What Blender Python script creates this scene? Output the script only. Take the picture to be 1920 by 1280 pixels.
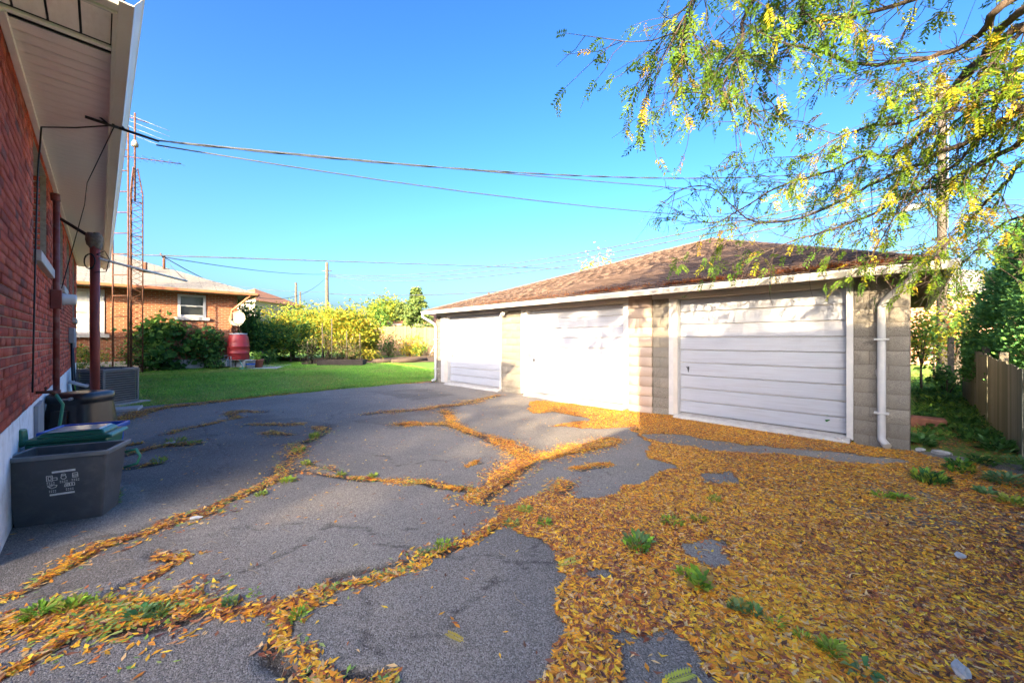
import bpy, math, random
import numpy as np
from mathutils import Vector, Matrix
for _o in list(bpy.data.objects): bpy.data.objects.remove(_o)
C = bpy.context.scene.collection
SC = bpy.context.scene
rng = np.random.default_rng(7)
random.seed(7)

# ------------------------------------------------------------------ camera
F, HZ, EYE = 720.0, 636.0, 1.5
cd = bpy.data.cameras.new('camera'); cam = bpy.data.objects.new('camera', cd); C.objects.link(cam)
cam.location = (0, 0, EYE); cam.rotation_euler = (math.pi/2, 0, 0)
cd.sensor_width = 36; cd.lens = 36*F/1920; cd.shift_y = -4/1920
cd.clip_start = 0.05; cd.clip_end = 2000
SC.camera = cam

# ------------------------------------------------------------------ light
EL = math.radians(19.4)
LH = Vector((0.30, 0.954, 0)).normalized()            # the way the light travels, on the ground
TRAVEL = Vector((LH.x*math.cos(EL), LH.y*math.cos(EL), -math.sin(EL)))
sd = bpy.data.lights.new('sun', 'SUN'); sun = bpy.data.objects.new('sun', sd); C.objects.link(sun)
sun.rotation_euler = TRAVEL.to_track_quat('-Z', 'Y').to_euler(); sun.location = (-6, -20, 12)
sd.energy = 4.0; sd.angle = math.radians(0.53); sd.color = (1.0, 0.77, 0.46)
W = bpy.data.worlds.new('World'); SC.world = W; W.use_nodes = True
nt = W.node_tree; bg = nt.nodes['Background']
sk = nt.nodes.new('ShaderNodeTexSky'); sk.sky_type = 'NISHITA'; sk.sun_disc = False
sk.sun_elevation = EL; sk.sun_rotation = math.atan2(-LH.x, -LH.y)
sk.air_density = 1.0; sk.dust_density = 5.4; sk.ozone_density = 3.7; sk.altitude = 100
_gm = nt.nodes.new('ShaderNodeGamma'); _gm.inputs[1].default_value = 1.42                     # the contrasty, saturated grading of the photograph's sky
_hs = nt.nodes.new('ShaderNodeHueSaturation'); _hs.inputs['Saturation'].default_value = 1.10
nt.links.new(sk.outputs[0], _gm.inputs[0]); nt.links.new(_gm.outputs[0], _hs.inputs['Color']); nt.links.new(_hs.outputs[0], bg.inputs[0]); bg.inputs[1].default_value = 0.07
SC.view_settings.view_transform = 'Standard'; SC.view_settings.look = 'None'
SC.view_settings.exposure = 2.50; SC.view_settings.gamma = 1; SC.view_settings.use_curve_mapping = False

# ------------------------------------------------------------------ helpers
def G(u, v, z=0.0):
    y = (EYE-z)*F/(v-HZ); return Vector(((u-960)/F*y, y, z))
def D(u, v, y):
    return Vector(((u-960)/F*y, y, EYE-(v-HZ)*y/F))
def tag(o, label=None, cat=None, group=None, kind=None):
    if label: o['label'] = label
    if cat: o['category'] = cat
    if group: o['group'] = group
    if kind: o['kind'] = kind
    return o
def empty(name, loc, rz=0, label=None, cat=None, group=None):
    o = bpy.data.objects.new(name, None); C.objects.link(o); o.location = loc
    o.rotation_euler = (0, 0, rz); o.empty_display_size = .2
    return tag(o, label, cat, group)
def link(name, me, mat=None, parent=None):
    if mat is not None and len(me.materials) == 0: me.materials.append(mat)
    o = bpy.data.objects.new(name, me); C.objects.link(o)
    if parent is not None: o.parent = parent
    return o
def np_mesh(name, V, Fc, cols=None, var=None):
    """V (n,3); Fc (m,k) one face size"""
    me = bpy.data.meshes.new(name); V = np.asarray(V, np.float32); Fc = np.asarray(Fc, np.int32)
    m, k = Fc.shape
    me.vertices.add(len(V)); me.vertices.foreach_set('co', V.ravel())
    me.loops.add(m*k); me.loops.foreach_set('vertex_index', Fc.ravel())
    me.polygons.add(m); me.polygons.foreach_set('loop_start', np.arange(0, m*k, k, dtype=np.int32))
    me.polygons.foreach_set('loop_total', np.full(m, k, np.int32))
    me.update(calc_edges=True)
    if cols is not None:
        a = me.attributes.new('Col', 'FLOAT_COLOR', 'POINT')
        c = np.ones((len(V), 4), np.float32); c[:, :3] = cols; a.data.foreach_set('color', c.ravel())
    if var is not None:
        a = me.attributes.new('var', 'FLOAT', 'POINT'); a.data.foreach_set('value', np.asarray(var, np.float32))
    return me
class MB:
    def __init__(s): s.v = []; s.f = []; s.sm = []
    def add(s, vs, fs, smooth=False):
        b = len(s.v); s.v += [tuple(p) for p in vs]
        for f in fs: s.f.append(tuple(i+b for i in f)); s.sm.append(smooth)
        return s
    def box(s, x0, x1, y0, y1, z0, z1):
        return s.add([(x0,y0,z0),(x1,y0,z0),(x1,y1,z0),(x0,y1,z0),(x0,y0,z1),(x1,y0,z1),(x1,y1,z1),(x0,y1,z1)],
                     [(0,3,2,1),(4,5,6,7),(0,1,5,4),(1,2,6,5),(2,3,7,6),(3,0,4,7)])
    def hexa(s, b, t):
        """b, t: four corners below, four above"""
        return s.add(list(b)+list(t), [(0,3,2,1),(4,5,6,7),(0,1,5,4),(1,2,6,5),(2,3,7,6),(3,0,4,7)])
    def tube(s, pts, r, n=8, cap=True):
        pts = [Vector(p) for p in pts]; m = len(pts)
        rs = r if isinstance(r, (list, tuple, np.ndarray)) else [r]*m
        T = [(pts[min(i+1, m-1)]-pts[max(i-1, 0)]).normalized() for i in range(m)]
        up = Vector((0,0,1)) if abs(T[0].z) < .9 else Vector((1,0,0))
        N = T[0].cross(up).normalized(); vs = []
        for i in range(m):
            N = (N - T[i]*N.dot(T[i]))
            if N.length < 1e-6: N = T[i].orthogonal()
            N.normalize(); B = T[i].cross(N)
            for k in range(n):
                a = 2*math.pi*k/n; vs.append(pts[i]+(N*math.cos(a)+B*math.sin(a))*rs[i])
        fs = [(i*n+k, i*n+(k+1) % n, (i+1)*n+(k+1) % n, (i+1)*n+k) for i in range(m-1) for k in range(n)]
        s.add(vs, fs, True)
        if cap:
            b = len(s.v)-m*n
            s.f.append(tuple(b+k for k in range(n))[::-1]); s.sm.append(False)
            s.f.append(tuple(b+(m-1)*n+k for k in range(n))); s.sm.append(False)
        return s
    def lathe(s, prof, n=24, c=(0,0,0), smooth=True):
        vs = [(c[0]+r*math.cos(2*math.pi*k/n), c[1]+r*math.sin(2*math.pi*k/n), c[2]+z) for r, z in prof for k in range(n)]
        fs = [(i*n+k, i*n+(k+1) % n, (i+1)*n+(k+1) % n, (i+1)*n+k) for i in range(len(prof)-1) for k in range(n)]
        return s.add(vs, fs, smooth)
    def extrude(s, prof, a, b, X, Y):
        """closed profile [(x,y)] in axes X,Y swept from point a to b"""
        n = len(prof); a, b, X, Y = Vector(a), Vector(b), Vector(X), Vector(Y)
        vs = [p+X*x+Y*y for p in (a, b) for x, y in prof]
        return s.add(vs, [(k, (k+1) % n, n+(k+1) % n, n+k) for k in range(n)]+[tuple(range(n))[::-1], tuple(range(n, 2*n))])
    def mesh(s, name):
        me = bpy.data.meshes.new(name); me.from_pydata(s.v, [], s.f); me.update()
        me.polygons.foreach_set('use_smooth', s.sm); return me
    def build(s, name, mat, parent=None, bevel=0, fix=False):
        me = s.mesh(name)
        if fix:
            import bmesh
            bm = bmesh.new(); bm.from_mesh(me); bmesh.ops.recalc_face_normals(bm, faces=bm.faces); bm.to_mesh(me); bm.free()
        o = link(name, me, mat, parent)
        if bevel:
            b = o.modifiers.new('edge', 'BEVEL'); b.width = bevel; b.segments = 2; b.limit_method = 'ANGLE'; b.angle_limit = .6
        return o

# ---- materials
def mat(name, base, rough=.85, var=.12, scale=6, spec=.3, bump=0, bscale=80, metal=0, piece=None, attr=False, speck=None, stretch=None, wear=None):
    """piece: list of colours picked per piece; attr: colour from the mesh; speck=(scale, amount); wear=(colour, scale, amount)"""
    m = bpy.data.materials.new(name); m.use_nodes = True; n = m.node_tree.nodes; l = m.node_tree.links
    b = n['Principled BSDF']; b.inputs['Roughness'].default_value = rough; b.inputs['Metallic'].default_value = metal
    b.inputs['Specular IOR Level'].default_value = spec
    tc = n.new('ShaderNodeTexCoord'); vec = tc.outputs['Object']
    if stretch:
        mp = n.new('ShaderNodeMapping'); mp.inputs['Scale'].default_value = stretch; l.new(vec, mp.inputs[0]); vec = mp.outputs[0]
    if attr:
        a = n.new('ShaderNodeAttribute'); a.attribute_name = 'Col'; col = a.outputs['Color']
    elif piece:
        a = n.new('ShaderNodeAttribute'); a.attribute_name = 'var'; oi = n.new('ShaderNodeObjectInfo')
        ad = n.new('ShaderNodeMath'); ad.operation = 'ADD'; l.new(a.outputs['Fac'], ad.inputs[0]); l.new(oi.outputs['Random'], ad.inputs[1])
        fr = n.new('ShaderNodeMath'); fr.operation = 'FRACT'; l.new(ad.outputs[0], fr.inputs[0])
        cr = n.new('ShaderNodeValToRGB'); cr.color_ramp.interpolation = 'LINEAR'
        e = cr.color_ramp.elements
        while len(e) < len(piece): e.new(.5)
        for i, c in enumerate(piece): e[i].position = i/(len(piece)-1); e[i].color = (*c, 1)
        l.new(fr.outputs[0], cr.inputs[0]); col = cr.outputs[0]
    else:
        rg = n.new('ShaderNodeRGB'); rg.outputs[0].default_value = (*base, 1); col = rg.outputs[0]
    if var:
        no = n.new('ShaderNodeTexNoise'); no.inputs['Scale'].default_value = scale; no.inputs['Detail'].default_value = 5
        l.new(vec, no.inputs['Vector'])
        mr = n.new('ShaderNodeMapRange'); mr.inputs[1].default_value = .3; mr.inputs[2].default_value = .7
        mr.inputs[3].default_value = 1-var; mr.inputs[4].default_value = 1+var; l.new(no.outputs['Fac'], mr.inputs[0])
        vm = n.new('ShaderNodeVectorMath'); vm.operation = 'SCALE'; l.new(col, vm.inputs[0]); l.new(mr.outputs[0], vm.inputs['Scale']); col = vm.outputs[0]
    if speck:
        no2 = n.new('ShaderNodeTexNoise'); no2.inputs['Scale'].default_value = speck[0]; no2.inputs['Detail'].default_value = 2
        l.new(vec, no2.inputs['Vector'])
        mr2 = n.new('ShaderNodeMapRange'); mr2.inputs[1].default_value = .35; mr2.inputs[2].default_value = .65
        mr2.inputs[3].default_value = 1-speck[1]; mr2.inputs[4].default_value = 1+speck[1]; l.new(no2.outputs['Fac'], mr2.inputs[0])
        vm2 = n.new('ShaderNodeVectorMath'); vm2.operation = 'SCALE'; l.new(col, vm2.inputs[0]); l.new(mr2.outputs[0], vm2.inputs['Scale']); col = vm2.outputs[0]
    if wear:
        no3 = n.new('ShaderNodeTexNoise'); no3.inputs['Scale'].default_value = wear[1]; no3.inputs['Detail'].default_value = 6; no3.inputs['Roughness'].default_value = .65
        l.new(vec, no3.inputs['Vector'])
        mr3 = n.new('ShaderNodeMapRange'); mr3.inputs[1].default_value = .5; mr3.inputs[2].default_value = .66; mr3.inputs[4].default_value = wear[2]; l.new(no3.outputs['Fac'], mr3.inputs[0])
        mx = n.new('ShaderNodeMix'); mx.data_type = 'RGBA'; l.new(mr3.outputs[0], mx.inputs['Factor']); l.new(col, mx.inputs['A']); mx.inputs['B'].default_value = (*wear[0], 1); col = mx.outputs['Result']
    l.new(col, b.inputs['Base Color'])
    if bump:
        nb = n.new('ShaderNodeTexNoise'); nb.inputs['Scale'].default_value = bscale; nb.inputs['Detail'].default_value = 4; l.new(vec, nb.inputs['Vector'])
        bp = n.new('ShaderNodeBump'); bp.inputs['Strength'].default_value = bump; bp.inputs['Distance'].default_value = .01
        l.new(nb.outputs['Fac'], bp.inputs['Height']); l.new(bp.outputs[0], b.inputs['Normal'])
    return m
def leaf_mat(name, trans=.4, rough=.5, gloss=.25):
    m = bpy.data.materials.new(name); m.use_nodes = True; n = m.node_tree.nodes; l = m.node_tree.links
    b = n['Principled BSDF']; b.inputs['Roughness'].default_value = rough; b.inputs['Specular IOR Level'].default_value = gloss
    a = n.new('ShaderNodeAttribute'); a.attribute_name = 'Col'; l.new(a.outputs['Color'], b.inputs['Base Color'])
    if trans:
        t = n.new('ShaderNodeBsdfTranslucent'); l.new(a.outputs['Color'], t.inputs['Color'])
        mx = n.new('ShaderNodeMixShader'); mx.inputs[0].default_value = trans
        l.new(b.outputs[0], mx.inputs[1]); l.new(t.outputs[0], mx.inputs[2]); l.new(mx.outputs[0], n['Material Output'].inputs[0])
    return m
def brick_mat(name, c1, c2, mortar, bw, bh, plane='xz', ms=.012, rough=.9, bump=.4, offset=.5):
    """courses too far off to build singly"""
    m = bpy.data.materials.new(name); m.use_nodes = True; n = m.node_tree.nodes; l = m.node_tree.links
    b = n['Principled BSDF']; b.inputs['Roughness'].default_value = rough; b.inputs['Specular IOR Level'].default_value = .2
    tc = n.new('ShaderNodeTexCoord'); sp = n.new('ShaderNodeSeparateXYZ'); cb = n.new('ShaderNodeCombineXYZ')
    l.new(tc.outputs['Object'], sp.inputs[0]); l.new(sp.outputs['xyz'.index(plane[0])], cb.inputs[0]); l.new(sp.outputs['xyz'.index(plane[1])], cb.inputs[1])
    t = n.new('ShaderNodeTexBrick'); l.new(cb.outputs[0], t.inputs['Vector'])
    t.inputs['Scale'].default_value = 1; t.inputs['Brick Width'].default_value = bw; t.inputs['Row Height'].default_value = bh
    t.inputs['Mortar Size'].default_value = ms; t.inputs['Color1'].default_value = (*c1, 1); t.inputs['Color2'].default_value = (*c2, 1); t.inputs['Mortar'].default_value = (*mortar, 1)
    t.offset = offset
    no = n.new('ShaderNodeTexNoise'); no.inputs['Scale'].default_value = 14; no.inputs['Detail'].default_value = 5; l.new(tc.outputs['Object'], no.inputs['Vector'])
    mr = n.new('ShaderNodeMapRange'); mr.inputs[1].default_value = .3; mr.inputs[2].default_value = .7; mr.inputs[3].default_value = .75; mr.inputs[4].default_value = 1.25; l.new(no.outputs['Fac'], mr.inputs[0])
    vm = n.new('ShaderNodeVectorMath'); vm.operation = 'SCALE'; l.new(t.outputs['Color'], vm.inputs[0]); l.new(mr.outputs[0], vm.inputs['Scale']); l.new(vm.outputs[0], b.inputs['Base Color'])
    bp = n.new('ShaderNodeBump'); bp.inputs['Strength'].default_value = bump; bp.inputs['Distance'].default_value = .01; bp.invert = True
    l.new(t.outputs['Fac'], bp.inputs['Height']); l.new(bp.outputs[0], b.inputs['Normal'])
    return m
def glass_mat(name, tint=(.03,.035,.04)):
    m = mat(name, tint, rough=.04, var=0, spec=.8); return m

# ---- many alike pieces: the 300 nearest to the camera as objects, the rest joined
_var = {}
def _variants(kind):
    if kind in _var: return _var[kind]
    out = []
    for k in range(5):
        j = {'brick': .035, 'block': .008, 'shingle': .04, 'plain': 0}[kind]
        c = np.array([(-.5,-.5,-.5),(.5,-.5,-.5),(.5,.5,-.5),(-.5,.5,-.5),(-.5,-.5,.5),(.5,-.5,.5),(.5,.5,.5),(-.5,.5,.5)])
        c = c + rng.uniform(-j, j, c.shape)
        out.append(c)
    _var[kind] = out; return out
_BF = np.array([(0,3,2,1),(4,5,6,7),(0,1,5,4),(1,2,6,5),(2,3,7,6),(3,0,4,7)])
def pieces(parent, name, items, material, kind='plain', limit=300, world=None):
    """items: (centre, size, 3x3 rotation or None), in the parent's own space"""
    vs = _variants(kind); Mw = world if world is not None else Matrix()
    items = sorted(items, key=lambda it: ((Mw @ Vector(it[0])) - Vector((0,0,EYE))).length)
    meshes = []
    for c in vs:
        me = np_mesh(name, c, _BF); me.materials.append(material); meshes.append(me)
    for i, (c, s, R) in enumerate(items[:limit]):
        o = bpy.data.objects.new(name, meshes[i % 5]); C.objects.link(o); o.parent = parent
        m4 = (R.to_4x4() if R is not None else Matrix()) @ Matrix.Diagonal((*s, 1)); m4.translation = Vector(c)
        o.matrix_local = m4
    rest = items[limit:]
    if rest:
        V = []; Fs = []; va = []
        for i, (c, s, R) in enumerate(rest):
            p = vs[i % 5]*np.array(s)
            if R is not None: p = p @ np.array(R).T
            V.append(p+np.array(c)); Fs.append(_BF+8*i); va += [random.random()]*8
        o = link(name, np_mesh(name, np.concatenate(V), np.concatenate(Fs), var=va), material, parent); o['kind'] = 'stuff'

def smooth(a, b, x):
    t = np.clip((x-a)/(b-a), 0, 1); return t*t*(3-2*t)
_nz = rng.uniform(0, 1, (64, 64))
def vnoise(x, y, s=1.0):
    """smooth value noise, 0..1"""
    x = np.asarray(x)*s+100; y = np.asarray(y)*s+100
    xi = np.floor(x).astype(int); yi = np.floor(y).astype(int); fx = x-xi; fy = y-yi
    fx = fx*fx*(3-2*fx); fy = fy*fy*(3-2*fy); g = lambda i, j: _nz[i % 64, j % 64]
    return (g(xi,yi)*(1-fx)+g(xi+1,yi)*fx)*(1-fy)+(g(xi,yi+1)*(1-fx)+g(xi+1,yi+1)*fx)*fy

# axes of the place: garage front runs along A1, the drive from house to garage along A2
A1 = Vector((-.6945, .7195, 0)); A2 = Vector((.7195, .6945, 0))
H1 = Vector((-.7313, .6821, 0)); H2 = Vector((.6821, .7313, 0))      # the house: along its wall, out of its wall
G0 = Vector((5.35, 5.167, 0))
LAWN_A = 11.85
def terr(x, y):
    x = np.asarray(x, float); y = np.asarray(y, float)
    a = x*A1.x+y*A1.y; b = x*A2.x+y*A2.y
    z = .28*smooth(12.0, 16.5, a)+.02
    drive = (1-smooth(11.7, 11.95, a))*(1-smooth(7.5, 7.6, b))*smooth(-1.15, -1.0, a)
    z = z - .09*drive
    z = z + .05*(vnoise(x, y, .7)-.5)*(1-drive)
    return z
def tz(x, y): return float(terr(x, y))
# ------------------------------------------------------------------ shared materials
MT = dict(
 mortar=mat('mortar', (.40,.32,.25), var=.2, scale=20, bump=.3),
 brick=mat('brick', (0,0,0), rough=.85, var=.30, scale=60, spec=.25, bump=.9, bscale=75,
   piece=[(.24,.06,.045),(.54,.10,.06),(.60,.135,.075),(.56,.11,.06),(.44,.085,.05),(.64,.17,.10),(.20,.07,.055)], speck=(220,.35)),
 foundation=mat('foundation', (.78,.79,.80), var=.12, scale=5, bump=.3, bscale=30, wear=((.45,.43,.40),7,.5)),
 sill=mat('sill_stone', (.46,.44,.42), var=.1, scale=9, bump=.2),
 vinyl=mat('vinyl', (.86,.80,.76), rough=.5, var=.05, scale=3, wear=((.62,.53,.46),4,.25)),
 vent=mat('vent_vinyl', (.45,.42,.38), rough=.6, var=.1, scale=30),
 gutter=mat('gutter_paint', (.56,.54,.51), rough=.35, var=.06, scale=2.5, spec=.5, wear=((.50,.42,.32),5,.35)),
 white=mat('white_paint', (.42,.42,.43), rough=.5, var=.04, scale=4, wear=((.62,.60,.55),6,.3)),
 door=mat('door_paint', (.305,.322,.38), rough=.5, var=.05, scale=3, bump=.12, bscale=60, stretch=(.6,.6,14), wear=((.22,.20,.18),2.2,.35)),
 trim=mat('trim_paint', (.45,.42,.385), rough=.6, var=.08, scale=5, wear=((.45,.41,.36),7,.5)),
 block=mat('block', (0,0,0), rough=.95, var=.16, scale=35, spec=.1, bump=.35, bscale=110, piece=[(.165,.152,.135),(.19,.173,.15),(.178,.163,.143),(.205,.187,.163)], speck=(95,.8)),
 pblock=mat('painted_block', (0,0,0), rough=.8, var=.08, scale=14, spec=.2, bump=.3, bscale=60, piece=[(.34,.27,.225),(.37,.29,.245),(.32,.255,.215)], wear=((.28,.24,.2),5,.35)),
 bmortar=mat('block_mortar', (.15,.132,.115), var=.2, scale=25, bump=.3),
 shingle=mat('shingle', (0,0,0), rough=.95, var=.16, scale=40, spec=.1, bump=.4, bscale=200, piece=[(.085,.055,.043),(.13,.088,.066),(.105,.07,.054),(.155,.105,.08),(.075,.052,.044)], speck=(240,.4)),
 roofdark=mat('roof_felt', (.17,.11,.085), var=.2, scale=12, bump=.3),
 steel=mat('galvanised_steel', (.42,.42,.41), rough=.45, metal=.6, var=.15, scale=10),
 rust=mat('rusty_steel', (.10,.048,.032), rough=.9, metal=0, var=.35, scale=14, spec=.1, wear=((.12,.10,.09),9,.5)),
 redpole=mat('red_oxide_paint', (.26,.055,.04), rough=.55, var=.18, scale=7, spec=.4, wear=((.16,.05,.04),5,.5)),
 pipe=mat('conduit_paint', (.22,.06,.05), rough=.5, var=.15, scale=9, wear=((.3,.24,.22),6,.4)),
 black=mat('black_cable', (.02,.02,.022), rough=.5, var=0),
 wire=mat('weathered_wire', (.055,.065,.08), rough=.6, var=0),
 glass=glass_mat('window_glass'),
 gglass=glass_mat('meter_glass', (.60,.62,.62)),
 grey=mat('grey_enamel', (.30,.31,.32), rough=.5, var=.1, scale=8),
 pvc=mat('grey_plastic_pipe', (.50,.51,.53), rough=.4, var=.05),
 acgrey=mat('cabinet_paint', (.17,.17,.165), rough=.45, var=.08, scale=6, spec=.4),
 acdark=mat('dark_louver', (.035,.035,.035), rough=.5, var=.1),
 box=mat('grey_box_plastic', (.085,.09,.094), rough=.5, var=.12, scale=5, spec=.35, bump=.08, bscale=300, wear=((.2,.2,.2),8,.25)),
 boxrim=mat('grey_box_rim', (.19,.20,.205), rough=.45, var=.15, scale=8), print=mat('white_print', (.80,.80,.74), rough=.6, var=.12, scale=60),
 green=mat('green_plastic', (.012,.13,.075), rough=.35, var=.1, scale=6, spec=.5),
 blue=mat('blue_plastic', (.02,.10,.42), rough=.35, var=.05),
 blackbin=mat('black_plastic', (.018,.017,.017), rough=.33, var=.25, scale=4, spec=.5, wear=((.055,.05,.046),3,.5)),
 hose=mat('hose_green', (.05,.24,.15), rough=.4, var=.08),
 wood=mat('grey_picket_wood', (0,0,0), rough=.9, var=.3, scale=9, spec=.1, bump=.4, bscale=60, stretch=(8,8,.6), piece=[(.27,.25,.19),(.35,.32,.25),(.22,.215,.16),(.40,.35,.27)]),
 fence2=mat('tan_fence_wood', (0,0,0), rough=.9, var=.2, scale=9, spec=.1, bump=.3, stretch=(8,8,.6), piece=[(.20,.13,.075),(.24,.16,.095),(.17,.115,.07)]),
 pole=mat('utility_pole_wood', (.085,.072,.06), rough=.9, var=.3, scale=8, bump=.5, stretch=(10,10,.5)),
 barrel=mat('red_barrel_plastic', (.42,.035,.035), rough=.4, var=.12, scale=5, spec=.4, wear=((.30,.06,.05),6,.4)),
 conc=mat('concrete', (.38,.36,.34), var=.15, scale=12, bump=.4, bscale=90, speck=(200,.2)),
 terracotta=mat('terracotta', (.42,.15,.09), var=.1),
 teal=mat('teal_plastic', (.02,.28,.24), rough=.4, var=.05),
 copper=mat('brown_eaves_paint', (.30,.12,.055), rough=.4, var=.1, scale=5, spec=.5),
 dish=mat('dish_paint', (.34,.30,.22), rough=.6, var=.12, scale=6), cream=mat('cream_render', (.30,.275,.235), var=.08, scale=4),
 curtain=mat('window_blind', (.66,.66,.60), var=.06, scale=6),
 nbrick=brick_mat('far_brick', (.31,.095,.038), (.22,.06,.03), (.28,.19,.12), .215, .072),
 nroof=brick_mat('pale_shingles', (.22,.21,.19), (.18,.17,.155), (.11,.105,.10), .9, .15, plane='xy', ms=.018, bump=.5),
 broof=brick_mat('brown_shingles', (.26,.13,.08), (.22,.11,.07), (.14,.08,.05), .5, .2, plane='xy'),
 bark=mat('bark', (.085,.062,.048), rough=.95, var=.3, scale=10, bump=.6, bscale=40, stretch=(3,3,1)),
 soil=mat('garden_soil', (.11,.075,.05), var=.35, scale=6, bump=.8, bscale=30),
 stone=mat('pale_stone', (.42,.40,.38), var=.15, scale=20, bump=.4),
 leafy=leaf_mat('leaf_green', .40, .6, .12), litter=leaf_mat('fallen_leaf', .1, .6, .2), grassm=leaf_mat('grass_blade', .35, .5, .2),
 needle=leaf_mat('evergreen', .12, .7, .1),
)
def asphalt():
    m = bpy.data.materials.new('asphalt'); m.use_nodes = True; n = m.node_tree.nodes; l = m.node_tree.links; b = n['Principled BSDF']
    b.inputs['Roughness'].default_value = .85; b.inputs['Specular IOR Level'].default_value = .25
    tc = n.new('ShaderNodeTexCoord'); O = tc.outputs['Object']
    def noise(s, d=4, r=.55):
        x = n.new('ShaderNodeTexNoise'); x.inputs['Scale'].default_value = s; x.inputs['Detail'].default_value = d; x.inputs['Roughness'].default_value = r; l.new(O, x.inputs['Vector']); return x.outputs['Fac']
    def rng_(f, a, b_, c, d):
        x = n.new('ShaderNodeMapRange'); x.inputs[1].default_value = a; x.inputs[2].default_value = b_; x.inputs[3].default_value = c; x.inputs[4].default_value = d; l.new(f, x.inputs[0]); return x.outputs[0]
    def mix(f, A, B):
        x = n.new('ShaderNodeMix'); x.data_type = 'RGBA'
        (l.new(f, x.inputs['Factor']) if not isinstance(f, float) else setattr(x.inputs['Factor'], 'default_value', f))
        for s, v in (('A', A), ('B', B)):
            if isinstance(v, tuple): x.inputs[s].default_value = (*v, 1)
            else: l.new(v, x.inputs[s])
        return x.outputs['Result']
    old = mix(rng_(noise(1.1, 6), .35, .65, 0, 1), (.195,.173,.150), (.250,.223,.193))
    col = mix(rng_(noise(.55, 5, .6), .47, .60, 0, .55), old, (.115,.107,.10))       # re-sealed darker areas
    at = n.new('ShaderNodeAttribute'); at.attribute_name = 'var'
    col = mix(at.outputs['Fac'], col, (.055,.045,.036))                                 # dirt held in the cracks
    vo = n.new('ShaderNodeTexVoronoi'); vo.inputs['Scale'].default_value = 150; l.new(O, vo.inputs['Vector'])
    sp = n.new('ShaderNodeSeparateColor'); l.new(vo.outputs['Color'], sp.inputs[0])
    k = rng_(sp.outputs[0], .0, 1, .55, 1.45)
    vm = n.new('ShaderNodeVectorMath'); vm.operation = 'SCALE'; l.new(col, vm.inputs[0]); l.new(k, vm.inputs['Scale'])
    k2 = rng_(noise(260, 2), .3, .7, .65, 1.35)
    v2 = n.new('ShaderNodeVectorMath'); v2.operation = 'SCALE'; l.new(vm.outputs[0], v2.inputs[0]); l.new(k2, v2.inputs['Scale'])
    pale = rng_(sp.outputs[1], .93, .95, 0, .55)                                       # pale aggregate showing through
    col = mix(pale, v2.outputs[0], (.38,.36,.34))
    l.new(col, b.inputs['Base Color'])
    bp = n.new('ShaderNodeBump'); bp.inputs['Strength'].default_value = .7; bp.inputs['Distance'].default_value = .006
    l.new(vo.outputs['Distance'], bp.inputs['Height']); bp.invert = True; l.new(bp.outputs[0], b.inputs['Normal'])
    return m
MT['asphalt'] = asphalt()
def groundmat():
    m = mat('grassy_ground', (.15,.27,.05), rough=.95, var=.3, scale=3, spec=.1, bump=.6, bscale=25, wear=((.16,.14,.06),.6,.4)); return m
MT['ground'] = groundmat()

# ------------------------------------------------------------------ ground
gx = np.concatenate([[-900,-400,-200,-110,-70,-50], np.linspace(-38, 24, 190), [32,50,80,140,300,900]])
gy = np.concatenate([[-400,-200,-90,-50,-30,-16,-8], np.linspace(-4, 44, 160), [56,80,130,250,500,1200]])
XX, YY = np.meshgrid(gx, gy, indexing='ij'); ZZ = terr(XX, YY)
ni, nj = XX.shape; idx = np.arange(ni*nj).reshape(ni, nj)
Fq = np.stack([idx[:-1,:-1], idx[1:,:-1], idx[1:,1:], idx[:-1,1:]], -1).reshape(-1, 4)
me = np_mesh('ground', np.stack([XX, YY, ZZ], -1).reshape(-1, 3), Fq); me.polygons.foreach_set('use_smooth', [True]*len(Fq))
tag(link('ground', me, MT['ground']), kind='structure', label='grass and bare soil ground round the drive')

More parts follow.
